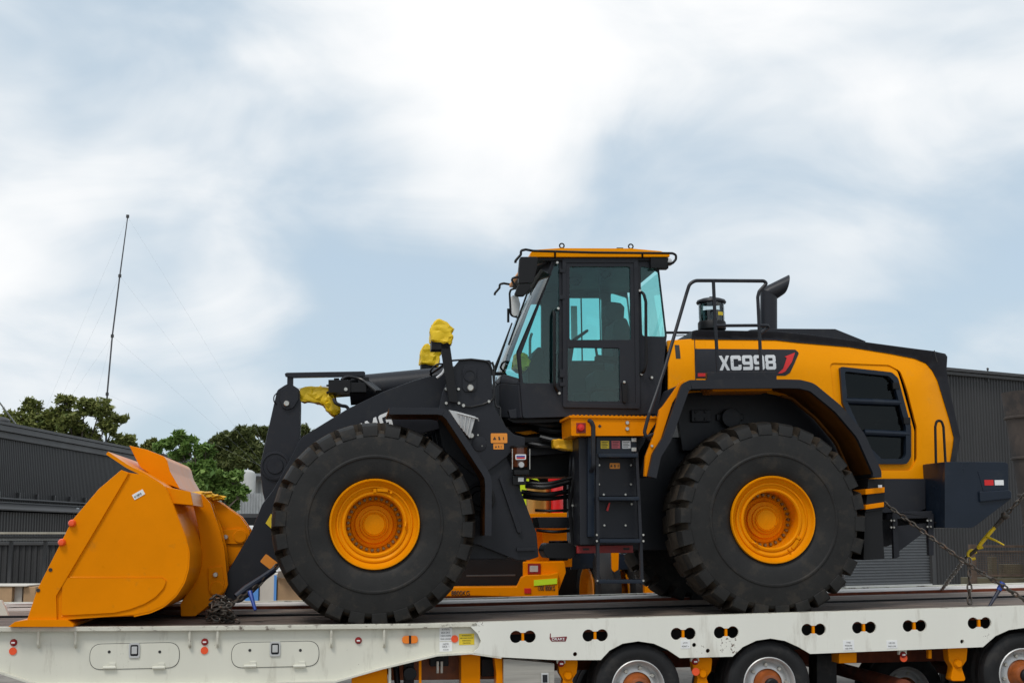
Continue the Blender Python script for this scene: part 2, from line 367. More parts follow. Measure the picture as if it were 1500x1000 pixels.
def glyphs(s, name, m, parent, org, xdir, ydir, gw, gh, gap, vthick=0.003, shear=0.0):   # blocky sign letters cut as solid pieces
    G = {'X': ([(0, 0), (.3, 0), (.5, .33), (.7, 0), (1, 0), (.67, .5), (1, 1), (.7, 1), (.5, .67), (.3, 1), (0, 1), (.33, .5)], []),
         'C': ([(.12, 0), (.88, 0), (1, .1), (1, .36), (.72, .36), (.72, .24), (.28, .24), (.28, .76), (.72, .76), (.72, .64), (1, .64), (1, .9), (.88, 1), (.12, 1), (0, .9), (0, .1)], []),
         '9': ([(.05, 0), (.88, 0), (1, .1), (1, .9), (.88, 1), (.12, 1), (0, .9), (0, .46), (.12, .36), (.7, .36), (.7, .22), (.05, .22)], [[(.29, .57), (.71, .57), (.71, .79), (.29, .79)]]),
         '8': ([(.12, 0), (.88, 0), (1, .1), (1, .42), (.93, .5), (1, .58), (1, .9), (.88, 1), (.12, 1), (0, .9), (0, .58), (.07, .5), (0, .42), (0, .1)], [[(.29, .21), (.71, .21), (.71, .4), (.29, .4)], [(.29, .6), (.71, .6), (.71, .79), (.29, .79)]]),
         'M': ([(0, 0), (.25, 0), (.25, .55), (.5, .2), (.75, .55), (.75, 0), (1, 0), (1, 1), (.78, 1), (.5, .58), (.22, 1), (0, 1)], []),
         'G': ([(.12, 0), (1, 0), (1, .56), (.52, .56), (.52, .36), (.72, .36), (.72, .22), (.28, .22), (.28, .78), (1, .78), (1, 1), (.12, 1), (0, .9), (0, .1)], [])}
    X = Vector(xdir).normalized(); Y = Vector(ydir).normalized(); Z = X.cross(Y); o = Vector(org)
    for ch in s:
        ring, hs = G[ch]; me = hole_mesh(name, ring, hs, -.5, .5)
        for v in me.vertices:
            x, d, y = v.co; v.co = o + X * (x * gw + y * gh * shear) + Y * (y * gh) + Z * (-d * vthick)
        link(name, me, m, parent); o = o + X * (gw + gap)
def cloth(name, pts, v0, v1, m, parent, vp, amp=.02, fr=9, seed=0, bev=.03):   # baggy sheeting: measured outline, folded surface
    q = PP(pts, vp); b = B(); b.prism(q, v0, v1); me = b.mesh(name, bev * .5, 1); me['wn'] = 0; bm = bmesh.new(); bm.from_mesh(me)
    bmesh.ops.triangulate(bm, faces=bm.faces)
    rg_ = random.Random(seed)
    for lim in (.11, .07):                      # coarse facets pulled about at random read as creased sheeting
        es = [e for e in bm.edges if e.calc_length() > lim]
        if es: bmesh.ops.subdivide_edges(bm, edges=es, cuts=1); bmesh.ops.triangulate(bm, faces=bm.faces)
    bm.normal_update()
    for v in bm.verts: v.co = v.co + v.normal * (amp * rg_.uniform(-.4, .3)) + Vector((rg_.uniform(-.25, .25), rg_.uniform(-.25, .25), rg_.uniform(-.25, .25))) * amp
    bmesh.ops.subdivide_edges(bm, edges=bm.edges, cuts=1, smooth=.35)
    bmesh.ops.triangulate(bm, faces=bm.faces)
    for f in bm.faces: f.smooth = True
    for e in bm.edges: e.smooth = e.calc_face_angle(0) < R(17)
    bm.to_mesh(me); bm.free(); return link(name, me, m, parent)
# ================================================================== THE WHEEL LOADER
LOADER = empty('wheel_loader', label='large yellow and dark grey wheel loader chained on the trailer deck', cat='wheel loader', mtx=MF)
def sub(name, parent=None, loc=(0, 0, 0)):
    o = bpy.data.objects.new(name, None); col.objects.link(o); o.location = loc; o.parent = parent or LOADER; o.empty_display_size = 0.2
    return o
RT, TW = 0.963, 0.75
def tyre_mesh():
    b = B(); T = TW
    half = [(0.435, 0.12), (0.44, 0.045), (0.47, 0.028), (0.52, 0.012), (0.60, 0.002), (0.628, -0.002), (0.638, -0.012), (0.652, -0.012), (0.664, -0.001), (0.70, 0.0), (0.78, 0.004), (0.84, 0.012), (0.87, 0.03), (0.893, 0.075), (0.91, 0.14), (0.918, 0.37)]
    prof = [(r * RT, v) for r, v in half] + [(r * RT, T - v) for r, v in half[::-1]]
    b.lathe(prof, (0, 0, 0), 'v', 104)
    for k, q in enumerate(b.f):
        pass
    nL = 26; pitch = 2 * math.pi / nL
    lp = [(0.848, 0.006), (0.90, 0.008), (0.945, 0.02), (0.968, 0.055), (0.98, 0.12), (0.994, 0.25), (1.0, 0.40), (0.90, 0.43)]
    for side in (0, 1):
        for k in range(nL):
            a = pitch * (k + 0.5 * side)
            vs_ = []
            for i, (r, v) in enumerate(lp):
                sk = (v / 0.43) ** 1.3 * 0.18 * pitch * (1 if side == 0 else -1)
                hh = pitch * (0.318 + 0.05 * (v / 0.43)) * (1.0 if 0 < i < 7 else 1.04)
                for e in (-1, 1):
                    for lv in (0, 1):
                        rr = r * RT if lv == 0 else min(r, 0.9) * RT - 0.05 * RT
                        vv = v if lv == 0 else max(v, 0.03) + 0.045
                        an = a + sk + e * (hh + (0.0 if lv == 0 else 0.014))
                        vs_.append((rr * math.cos(an), vv if side == 0 else T - vv, rr * math.sin(an)))
            fs_ = []
            for i in range(len(lp) - 1):
                o = i * 4; q = o + 4
                fs_ += [[o, q, q + 2, o + 2], [o + 1, q + 1, q, o], [o + 2, q + 2, q + 3, o + 3]]
            fs_ += [[0, 2, 3, 1], [len(lp) * 4 - 4, len(lp) * 4 - 3, len(lp) * 4 - 1, len(lp) * 4 - 2]]
            b.add(vs_, fs_)
    me = b.mesh('tyre', sharp=24)
    me.materials.append(RUB); me.materials.append(RUBG)
    for f in me.polygons:                       # dusty groove bottoms
        c = f.center; r = math.hypot(c.x, c.z)
        if 0.05 < c.y < T - 0.05 and r > 0.86 * RT and (r < .965 * RT or c.y > .14): f.material_index = 1
    return me
TYRE = tyre_mesh()
rimp = [(0.395, 0.14), (0.416, 0.06), (0.419, 0.028), (0.412, 0.012), (0.400, 0.014), (0.392, 0.035), (0.384, 0.055), (0.356, 0.078), (0.350, 0.066), (0.338, 0.064), (0.332, 0.08), (0.305, 0.094), (0.300, 0.08), (0.282, 0.076), (0.270, 0.088), (0.266, 0.13), (0.266, 0.335)]
RIMM = B().lathe(rimp, (0, 0, 0), 'v', 72).mesh('rim', sharp=30, recalc=False)
hubp = [(0.268, 0.335), (0.225, 0.332), (0.216, 0.318), (0.185, 0.308), (0.176, 0.283), (0.14, 0.275), (0.133, 0.255), (0.114, 0.250), (0.110, 0.232), (0.104, 0.228), (0.100, 0.235), (0.094, 0.228), (0.0001, 0.222)]
HUBM = B().lathe(hubp, (0, 0, 0), 'v', 56).mesh('hub', sharp=30, recalc=False)
b = B()
for k in range(28):
    a = 2 * math.pi * k / 28
    b.bolt((0.243 * math.cos(a), 0.333, 0.243 * math.sin(a)), 0.0165, 0.028, 6)
BOLTM = b.mesh('wheel_bolts')
b = B(); b.box((0.05, 0.066, 0.318), (0.1, 0.02, 0.03)); b.box((-0.02, 0.07, 0.31), (0.03, 0.025, 0.035)); b.cyl((0.13, 0.06, 0.30), 0.012, 0.04); b.tube([(0.285, 0.07, 0.04), (0.285, 0.05, 0.0), (0.29, 0.07, -0.03)], 0.007)
VALVEM = b.mesh('rim_lock', bevel=0.003)
for m_, mm in ((RIMM, RIMY), (HUBM, RIMY), (BOLTM, BOLTB), (VALVEM, RIMY)): m_.materials.append(mm)
def loader_wheel(c, far, rot):
    g = sub('wheel', loc=(c.x, 0 if not far else 2 * VC, c.z)); g.rotation_euler = (0, rot, math.pi if far else 0)
    for nm, me in (('tyre', TYRE), ('rim', RIMM), ('hub', HUBM), ('rim_lock', VALVEM), ('wheel_bolts', BOLTM)):
        o = link(nm, me, None, g)
        if nm in ('wheel_bolts', 'rim_lock'): o['kind'] = 'stuff'
    return g
CF, CR = P(549, 766, 0.02), P(1133, 762, 0.02)
CF.z = CR.z = (CF.z + CR.z) / 2
loader_wheel(CF, False, R(4)); loader_wheel(CR, False, R(128)); loader_wheel(CF, True, R(9)); loader_wheel(CR, True, R(60))
b = B()
for c in (CF, CR):
    b.lathe([(0.24, 0.34), (0.24, 0.62), (0.17, 0.8), (0.17, 1.25), (0.30, 1.45), (0.30, 1.75), (0.17, 1.95), (0.17, 2.4), (0.24, 2.58), (0.24, 2.86)], (c.x, 0, c.z), 'v', 24)
b.build('axle_housing', DARK, LOADER)

# ---------------------------------------------------------------- bucket
BK = sub('bucket')
BV0, BV1 = -0.12, 3.32
curve = [(242, 712), (250, 733), (261, 760), (271, 785), (276, 808), (275, 832), (269, 852), (258, 870), (240, 886), (220, 895), (196, 900)]
side = [(40, 908), (55, 863), (106, 762), (145, 716), (178, 688), (189, 692), (211, 695)] + curve + [(86, 908)]
for v0, v1 in ((BV0, BV0 + 0.035), (BV1 - 0.035, BV1)):
    B().prism(PP(side, BV0), v0, v1).build('side_plate', YEL, BK, 0.004)
strip = [(40, 908), (55, 863), (106, 762), (145, 716), (178, 688), (189, 693), (146, 766), (83, 872), (84, 908)]
B().prism(PP(strip, BV0), BV0 - 0.022, BV0 + 0.001).build('edge_guard', YEL, BK, 0.006)
wear = fillet(PP([(92, 846), (237, 846), (244, 850), (240, 861), (228, 874), (212, 884), (190, 892), (167, 897), (90, 901)], BV0), [0.02, 0.03, 0.03, 0.1, 0.15, 0.15, 0.15, 0.1, 0.03])
B().prism(wear, BV0 - 0.014, BV0 + 0.001).build('wear_plate', YEL, BK, 0.004)
shell = [(196, 903), (220, 898), (240, 889), (259, 872), (271, 853), (277, 832), (278, 808), (272, 785), (262, 760), (251, 733), (242, 711), (211, 692), (188, 681), (158, 661)]
sp = fillet(PP(shell, BV0), 0.2, 3, closed=False)
B().sheet(sp[::-1], BV0 + 0.004, BV1 - 0.004, 0.03).build('shell', YEL, BK, 0, sharp=40)
floor = PP([(86, 908), (150, 904), (196, 902), (222, 897), (222, 889), (86, 900)], BV0)
B().prism(floor, BV0 + 0.04, BV1 - 0.04).build('floor_plate', YEL, BK, 0.004)
lip = PP([(12, 917.5), (22, 910), (40, 907), (98, 907), (108, 914), (108, 917.5)], BV0 - 0.04)
B().prism(lip, BV0 - 0.05, BV1 + 0.05).build('cutting_edge', YEL, BK, 0.004)
guard = fillet(PP([(189, 652), (216, 658.5), (240, 668), (245, 674), (249, 690), (264, 716), (238, 706), (205, 684)], 0.55), [0, .1, .05, .05, .1, 0, 0, .1])
B().prism(guard, 0.55, 2.65).build('spill_guard', YEL, BK, 0.008)
for v in (0.95, 2.2):
    B().prism(PP([(246, 690), (262, 714), (292, 742), (268, 733), (240, 712)], 0.72), v, v + 0.03).build('gusset', YEL, BK, 0.004)
ear = [(278, 719), (297, 724), (308, 736), (322, 775), (329, 805), (334, 856), (329, 868), (286, 902), (265, 902), (264, 884), (286, 850), (296, 812), (290, 770)]
ear2 = [(300, 727), (322, 735), (352, 756), (366, 776), (366, 790), (352, 815), (331, 834), (316, 834), (306, 790), (296, 750)]
def ears(pts, vp, vs_, boss, bolt):
    for v in vs_:
        B().prism(fillet(PP(pts, vp), [.05 if y < 880 else .01 for x, y in pts]), v, v + 0.06).build('hinge_ear', YEL, BK, 0.008)
    c = P(*boss, vp); q = P(*bolt, vp); d = Vector((q.x - c.x, q.z - c.z)); L_ = d.length; d /= L_; nrm = Vector((-d.y, d.x)); r = 0.078
    poly = [Vector((c.x, c.z)) + d * (math.cos(a) * r) + nrm * (math.sin(a) * r) for a in [R(90) + R(180) * k / 10 for k in range(11)]]
    poly += [Vector((q.x, q.z)) + d * 0.07 - nrm * r * 0.85, Vector((q.x, q.z)) + d * 0.07 + nrm * r * 0.85]
    B().prism(poly, vs_[0] - 0.02, vs_[0] + 0.001).build('pin_cover', YEL, BK, 0.006)
    B().lathe([(0.066, 0), (0.062, -0.012), (0.05, -0.012), (0.0001, -0.01)], (c.x, vs_[0] - 0.018, c.z), 'v', 24).build('pin', YEL, BK)
    B().bolt((q.x, vs_[0] - 0.018, q.z), 0.026, 0.03, 8).build('pin_bolt', STEEL, BK)
ears(ear, 1.0, (1.0, 1.28, 1.86, 2.14), (318, 861), (316, 841))
ears(ear2, 1.42, (1.42, 1.72), (352, 785), (331, 786))
# bucket back crosswise gusset boxes between ears
B().prism(PP([(243, 712.5), (280, 720), (284, 740), (252, 737)], 0.0), -0.05, 0.9).build('shell_stiffener', YEL, BK, 0.008)
b = B(); b.tube([P(x, y, BV0 - .001) for x, y in ((190, 693), (147, 766), (84, 872), (85, 907))], .007, 6); b.tube([P(x, y, BV0 - .001) for x, y in ((93, 845), (238, 845), (244, 850), (241, 861), (229, 875), (212, 885), (190, 893), (167, 898), (90, 902))], .005, 6); b.tube([P(x + .5, y, BV0 + .03) for x, y in curve], .008, 6)
q_ = b.build('weld_bead', YEL, BK); q_['kind'] = 'stuff'
for x, y in ((106, 766), (91, 794)):
    q = P(x, y, BV0 - 0.02); B().lathe([(0.0001, -0.05), (0.022, -0.048), (0.032, -0.03), (0.034, 0.0)], q, 'v', 14).build('corner_marker', REDO, BK)
for x, y in ((74, 834), (56, 864)):
    q = P(x, y, BV0 - 0.022); B().cyl(q + Vector((0, -0.003, 0)), 0.016, 0.008).build('bolt_hole', INK, BK)
def decal(name, px, py, v, w_, h_, m, parent, rot=0.0, off=0.004, corners=0.0):
    c = P(px, py, v); ca, sa = math.cos(rot), math.sin(rot)
    pts = [(c.x + x * ca - y * sa, c.z + x * sa + y * ca) for x, y in ((-w_ / 2, -h_ / 2), (w_ / 2, -h_ / 2), (w_ / 2, h_ / 2), (-w_ / 2, h_ / 2))]
    if corners: pts = fillet(pts, corners, 3)
    return B().prism(pts, v - off, v + 0.001).build(name, m, parent)
d = decal('label_sticker', 203, 724, BV0 - 0.001, 0.105, 0.05, WHITE, BK, R(30))
q = P(197.5, 729.5, BV0 - 0.006); text('4110010', 'sticker_print', INK, BK, q, (math.cos(R(30)), 0, math.sin(R(30))), (-math.sin(R(30)), 0, math.cos(R(30))), 0.02, 0.07)
# rag tied to the middle ears
b = B(); c = P(292, 725, 1.2)
b.ico(c + Vector((0, 0, 0.0)), 0.09, 3, (1.5, 1.2, 0.45), 0.5, 2.2, 4); b.ico(c + Vector((0.12, 0.2, -0.02)), 0.06, 3, (1.8, 1.2, 0.5), 0.5, 2.2, 9)
b.build('tied_rag', TARPD, BK)

# ---------------------------------------------------------------- lift arms, bellcrank, cylinders
arm = [(700, 545), (649, 545), (606, 557), (560, 574), (510, 598), (440, 641), (425, 672), (401, 716), (384, 738), (368, 778), (334, 836), (327, 862), (333, 880), (352, 884), (398, 838), (440, 790), (500, 715), (600, 640), (700, 612)]
ap = fillet(PP(arm, 1.10), [0.05, 0.1, 0.2, 0.2, 0.2, 0.12, 0.2, 0.2, 0.2, 0.2, 0.2, 0.1, 0.08, 0.1, 0.3, 0.3, 0.3, 0.3, 0.05])
LA = B().prism(ap, 1.10, 1.24).build('lift_arm', DARK, LOADER, 0.01); twin(LA)
c = P(455, 700, 1.0); B().cyl((c.x, VC, c.z), 0.16, 1.3, 'v', 24).build('cross_tube', DARK, LOADER)
# letters on the near arm: the first two stand behind the tyre
ta = R(23)
glyphs('XCMG', 'arm_lettering', WHITE, LA, P(501, 655, 1.098), (math.cos(ta), 0, math.sin(ta)), (-math.sin(ta), 0, math.cos(ta)), .125, .15, .02, shear=.12)
def sub_decal(*a, **k): return decal(*a, **k)
b = B(); b.prism(PP([(389, 766), (397, 752), (402, 758), (402, 778)], 1.097), 1.094, 1.101); b.build('reflector', YST, LA)
d = decal('warning_sticker', 394, 823, 1.099, 0.15, 0.095, STICK, LA, R(-38), corners=0.015)
bell = [(423, 560), (406, 571), (401, 592), (384, 668), (381, 690), (385, 722), (398, 770), (425, 770), (438, 700), (439, 640), (440, 590), (439, 570)]
bp = fillet(PP(bell, 1.42), [0.08, 0.06, 0.1, 0.3, 0.15, 0.2, 0.05, 0.1, 0.2, 0.2, 0.1, 0.06])
BC = B().prism(bp, 1.42, 1.5).build('bellcrank', DARK, LOADER, 0.012); B().prism(bp, 1.70, 1.78).build('bellcrank', DARK, LOADER, 0.012)
pl = fillet(PP([(424, 563), (411, 572), (410, 586), (414, 597), (421, 600), (430, 597), (437, 585), (437, 572)], 1.40), 0.03)
B().prism(pl, 1.395, 1.421).build('pin_plate', DARK, BC, 0.006)
q = P(420, 591, 1.395); B().bolt(q, 0.03, 0.03, 10).build('pin_bolt', STEEL, BC)
q = P(403, 682, 1.42); B().lathe([(0.15, 0.0), (0.148, -0.02), (0.125, -0.022), (0.12, -0.012), (0.085, -0.012), (0.08, -0.024), (0.0001, -0.022)], q, 'v', 32).build('pivot_boss', DARK, BC)
# cover bar above the tilt cylinder
b = B(); b.prism(PP([(417, 547), (420, 545.5), (533, 543.5), (535, 545), (535, 551), (430, 553), (418, 551)], 1.40), 1.40, 1.46); b.lo_hi(P(420.5, 566, 1.42), P(430, 550, 1.52)); b.build('hose_guard', DARK, LOADER, 0.006)
TC = sub('tilt_cylinder')
a_, e_ = P(428, 578, VC), P(690, 556, VC); ax = (e_ - a_).normalized()
b = B(); b.tube([P(512, 572, VC), P(690, 555, VC)], 0.155, 28); b.build('barrel', DARK, TC)
b = B(); b.tube([a_, P(520, 571, VC)], 0.065, 18); b.build('rod', STEEL, TC)
b = B(); b.lo_hi(P(481, 556, 1.30), P(513, 579, 1.6)); b.lo_hi(P(489, 553.5, 1.34), P(497, 557, 1.5)); b.lo_hi(P(478, 563, 1.36), P(482, 566, 1.42)); b.lo_hi(P(478, 573, 1.36), P(482, 577, 1.42)); b.lo_hi(P(513, 560, 1.32), P(536, 578, 1.6)); b.lo_hi(P(525, 552, 1.36), P(540, 566, 1.5)); b.build('valve_block', BLK, TC, 0.01)
q = P(506.5, 570, 1.295); B().cyl(q, 0.018, 0.02).build('valve_cap', STEEL, TC)
b = B()
for k in range(3):
    pts = [P(500 + 5 * k, 556, 1.34 + 0.05 * k), P(508 + 5 * k, 551 - k, 1.36 + 0.05 * k), P(528 + 3 * k, 554, 1.38 + .05 * k), P(552 + 3 * k, 573, 1.2)]
    b.tube(fillet(pts, 0.2, 5, False), 0.016, 8)
pts = [P(489, 584, 1.3), P(491, 590, 1.28), P(500, 594, 1.28), P(508, 595, 1.3), P(511, 600, 1.3)]; b.tube(fillet(pts, 0.05, 4, False), 0.018, 8)
b.build('hydraulic_hose', HOSE, TC)
pts = [P(406, 575, 1.42), P(401, 580, 1.4), P(401, 588, 1.4), P(405, 592, 1.42)]; B().tube(fillet(pts, 0.05, 4, False), 0.006, 6).build('sensor_cable', HOSE, BC)
# yellow tarpaulin sleeve tied round the rod
def sleeve(name, path, rad, m, parent, amp=0.16, seed=0, seg=26, n=34):
    b = B(); pts = [Vector(p) for p in path]; full = []
    for i in range(n):
        t_ = i / (n - 1) * (len(pts) - 1); k = min(int(t_), len(pts) - 2); f = t_ - k
        full.append((pts[k].lerp(pts[k + 1], f), rad[k] * (1 - f) + rad[k + 1] * f))
    vs_ = []
    for i, (p, r_) in enumerate(full):
        tg = (full[min(i + 1, n - 1)][0] - full[max(i - 1, 0)][0]).normalized(); sx = Vector((0, 1, 0)); sy = tg.cross(sx).normalized()
        for k in range(seg):
            a = 2 * math.pi * k / seg; d = sx * math.cos(a) + sy * math.sin(a)
            f = noise.noise(Vector((math.cos(a) * 1.3 + i * 0.33, math.sin(a) * 1.3 - i * 0.12, seed))) + 0.6 * noise.noise(Vector((math.cos(a) * 3 + i * 0.5, math.sin(a) * 3, seed + 5)))
            vs_.append(p + d * (r_ * (1 + amp * 1.6 * f)))
    fs_ = [[i * seg + k, i * seg + (k + 1) % seg, (i + 1) * seg + (k + 1) % seg, (i + 1) * seg + k] for i in range(n - 1) for k in range(seg)]
    fs_ += [list(range(seg)), [(n - 1) * seg + k for k in range(seg)]]
    return b.add(vs_, fs_).build(name, m, parent, sharp=50)
cloth('tarpaulin_wrap', [(439, 568), (455, 566), (470, 565), (484, 570), (492, 584), (499, 600), (490, 609), (479, 600), (474, 592), (460, 588), (439, 587)], VC - .11, VC + .11, TARP, TC, VC - .1, .03, 9, 3)

# ---------------------------------------------------------------- front frame
FF = sub('loader_frame')
tow = [(673, 527), (718, 527), (720, 531), (722, 592), (741, 625), (753, 636), (769, 640), (769, 655), (753, 656), (743, 668), (728, 680), (700, 700), (650, 660), (640, 610), (648, 575), (664, 538)]
tp = fillet(PP(tow, 0.74), [0.04, 0.03, 0, 0.1, 0.1, 0.1, 0, 0, 0.1, 0.1, 0.1, 0.1, 0.1, 0.1, 0.1, 0.05])
TOW = B().prism(tp, 0.74, 0.80).build('tower_plate', DARK, FF, 0.008); twin(TOW)
TOW2 = B().prism(tp, 1.30, 1.36).build('tower_plate', DARK, FF, 0.008); twin(TOW2)
low = PP([(700, 660), (735, 655), (752, 690), (786, 780), (789, 815), (775, 820), (757, 820), (702, 798), (660, 790), (600, 740)], 0.78)
LOW = B().prism(low, 0.78, 0.86).build('frame_plate', DARK, FF, 0.008); twin(LOW)
b = B(); b.prism(PP([(731, 700), (735, 698), (764, 776), (763, 781), (758, 779)], 0.74), 0.74, 0.79); b.prism(PP([(757, 802), (785, 801), (785, 806), (757, 807)], 0.74), 0.74, 0.79); b.build('stiffener', DARK, FF, 0.004)
B().lo_hi((P(600, 700, 0.9).x, 0.86, 0.55), (P(742, 700, 0.9).x, 2.34, 1.15)).build('frame_box', DARK, FF, 0.02)
b = B(); q = P(702, 730, 0.76); b.lathe([(0.16, 0.03), (0.16, -0.01), (0.13, -0.02), (0.12, -0.0), (0.08, 0.0), (0.07, -0.02), (0.0001, -0.02)], q, 'v', 28); b.build('hub_boss', BLK, FF)
c = P(688, 543, 0.74)
pl = fillet(PP([(677, 541), (681, 536), (694, 536), (698, 541), (698, 569), (694, 574), (681, 574), (677, 569)], 0.74), 0.02)
B().prism(pl, 0.722, 0.741).build('pin_plate', DARK, FF, 0.005)
q = P(688, 550, 0.722); B().lathe([(0.062, 0), (0.06, -0.012), (0.052, -0.012), (0.05, -0.004), (0.0001, -0.004)], q, 'v', 24).build('pin', DARK, FF)
b = B()
b.bolt(P(689, 568, 0.722), 0.034, 0.03, 10)
for x, y in ((653.5, 570), (671.5, 570), (653.5, 590.5), (672, 590.5), (716, 588)): b.bolt(P(x, y, 0.735), 0.017, 0.025, 8)
b.bolt(P(678.5, 594, 0.72), 0.02, 0.035, 8); b.bolt(P(690, 638, 0.72), 0.03, 0.04, 8)
for x, y in ((700, 637), (706, 653)): b.bolt(P(x, y, 0.74), 0.01, 0.01, 8)
q_ = b.build('frame_bolts', STEEL, FF); q_['kind'] = 'stuff'
B().lathe([(0.075, 0), (0.073, -0.008), (0.065, -0.01), (0.0001, -0.01)], P(702, 650, 0.74), 'v', 24).build('frame_pin', DARK, FF)
b = B(); pts = [P(632, 550, 0.9), P(630, 542, 0.8), P(640, 533, 0.75), P(656, 533, 0.72), P(661, 528, .72), P(690, 526, 0.73), P(716, 529, 0.73), P(722, 545, .73), P(724, 575, 0.73), P(722, 586, .73), P(708, 592, .73), P(690, 596, .72), P(680, 595, .72)]
b.tube(fillet(pts, 0.08, 4, False), 0.010, 7)
b.tube(fillet([P(630, 548, 0.9), P(646, 537, 0.75), P(655, 533, 0.72), P(662, 535, 0.74)], 0.08, 4, False), 0.014, 7)
b.tube(fillet([P(721, 530, .75), P(724, 540, .75), P(723, 575, .75), P(727, 596, .75), P(733, 596, .75), P(733, 612, .75), P(742, 630, .76)], 0.05, 4, False), 0.012, 7)
b.build('tower_cable', HOSE, FF)
B().tube(fillet([P(640, 553, 0.73), P(648, 547, 0.70), P(654, 535, 0.7), P(657, 528, 0.71)], 0.08, 4, False), 0.013, 7).build('white_cable', SILV, FF)
d = decal('warning_sticker', 731, 641.5, 0.739, 0.165, 0.097, STICK, FF, 0, corners=0.01); d2 = decal('warning_sticker', 730.3, 653.8, 0.739, 0.105, 0.055, STICK, FF, 0, corners=0.006)
def pict(parent, px, py, v, s):                # warning pictograms
    c = P(px, py, v); b = B()
    for k in range(3):
        x = c.x + (k - 1) * s * 1.3
        if k == 0:
            t3 = [(x - s * .5, c.z - s * .4), (x + s * .5, c.z - s * .4), (x, c.z + s * .5)]; b.prism(t3, v - 0.003, v)
        elif k == 1: b.prism(circ((x, c.z + s * .25), s * .24, 8), v - 0.003, v); b.prism(circ((x + s * .1, c.z - s * .25), s * .3, 8), v - 0.003, v)
        else: b.prism([(x - s * .12, c.z - s * .45), (x + s * .12, c.z - s * .45), (x + s * .12, c.z + s * .2), (x, c.z + s * .45), (x - s * .12, c.z + s * .2)], v - 0.003, v)
    b.build('sticker_print', INK, parent)
pict(FF, 731, 641.5, 0.735, 0.034); pict(FF, 730.3, 653.8, 0.735, 0.02)
# grey ribbed box behind the fender
bx_ = PP([(657, 600), (668, 602), (697, 610), (688, 642), (671, 621)], 0.66); B().prism(bx_, 0.66, 0.73).build('ribbed_box', ALU, FF, 0.006)
b = B()
for t_ in (0.25, 0.5, 0.75):
    a = Vector(P(668, 602, .645)).lerp(P(697, 610, .645), t_); e = Vector(P(671, 621, .645)).lerp(P(688, 642, .645), t_); b.tube([a, e], 0.008, 6)
b.tube([P(670, 605, .64), P(700, 613, .64), P(701, 616, 0.66)], 0.008, 6)
b.build('rib', ALU, FF)
# front fender: turned-down lip, painted inside
ff = [(570, 597), (640, 597), (652, 599), (661, 607), (714, 688), (719, 697), (720.5, 710), (720, 784)]
fp = fillet(PP(ff, 0.0), [0, 0, 0.05, 0.1, 0.15, 0.12, 0.12, 0], 4, False)
FND = B().sheet(fp, 0.0, 1.0, 0.022).build('fender', DARK, LOADER, 0.004)
l_ = B().sheet(fp, -0.004, 0.035, 0.062).build('fender_lip', DARK, FND, 0.012)
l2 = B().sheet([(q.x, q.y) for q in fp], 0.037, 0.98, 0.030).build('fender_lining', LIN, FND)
for o in (FND,):
    t2 = twin(o)
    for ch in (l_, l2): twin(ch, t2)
# headlamp stalks with tarpaulin covers
for s in (0, 1):
    H = sub('headlamp_stalk'); vo = 0.62 if s == 0 else 2.45
    base = 0.62
    pts = [P(664, 595, base), P(657, 545, base), P(652, 512, base), P(650, 500, base)]
    def sh(q): return Vector((q.x, q.y - base + vo, q.z))
    b = B(); b.prism([(p.x, p.z) for p in (P(645, 503, base), P(659, 503, base), P(671, 590, base), P(658, 588, base))], vo, vo + 0.07); b.build('post', BLK, H, 0.006)
    b = B(); b.lo_hi(sh(P(632, 512, base)), sh(P(659, 498, base)) + Vector((0, 0.2, 0))); b.build('lamp_housing', BLK, H, 0.01)
    k_ = cloth('tarpaulin_cover', [(641, 466), (654, 473), (667, 481), (661, 487), (664, 492), (661, 505), (655, 503), (631, 500), (630, 484), (632, 476)], base - .03, base + .23, TARP, H, base, .022, 9, 11 + s * 4)
    for v_ in k_.data.vertices: v_.co.y += vo - base
# ---------------------------------------------------------------- cab
CAB = sub('cab'); CV = 0.78
outl = [(766, 612), (762, 563), (757, 516), (806, 402), (814, 377), (930, 378), (964, 382), (966, 397), (977, 492), (975, 506), (968, 580), (962, 606)]
qf = [(766, 561), (763, 520), (806, 404), (813, 386), (819, 386), (818, 561)]           # front quarter window
qd = [(825, 381), (932, 381), (936, 598), (826, 596)]                                     # door opening
qr = [(938, 389), (965, 397), (976, 493), (941, 492)]
def cabp(l): return PP(l, CV)
oo = fillet(cabp(outl), [0.03, 0, 0, 0, 0.03, 0, 0.03, 0, 0.03, 0.05, 0.1, 0.03])
holes = [fillet(cabp(qf), 0.03, 3), cabp(qd), fillet(cabp(qr), 0.03, 3)]
me = hole_mesh('side_panel', oo, holes, CV, CV + 0.06, 0.006)
SP = link('side_panel', me, DARK, CAB)
fv = mir(CV)                                   # the far side has one wide window instead of a door
fo = [(p[0], p[1]) for p in oo]
fq = [(737, 566), (740, 545), (777, 446), (792, 446), (792, 566)]; fw = [(818, 437), (880, 437), (881, 529), (818, 529)]
fholes = [fillet(PP(fq, fv), .03, 3), fillet(PP(fw, fv), .03, 3), [(p[0], p[1]) for p in fillet(cabp(qr), .03, 3)]]
FSP = link('side_panel', hole_mesh('side_panel', fo, fholes, fv - .06, fv, .006), DARK, CAB)
for h_ in fholes: B().prism(h_, fv - .026, fv - .02).build('side_window', GLASS, CAB)
B().lo_hi(P(850.5, 437, fv - .05), P(853.5, 529, fv - .03)).build('window_bar', BLK, CAB)
for nm, l in (('side_window', qf), ('side_window', qr)):
    B().prism(cabp([(x + (1 if x > 900 else 0), y) for x, y in l]), CV + 0.02, CV + 0.026).build(nm, GLASS, CAB)
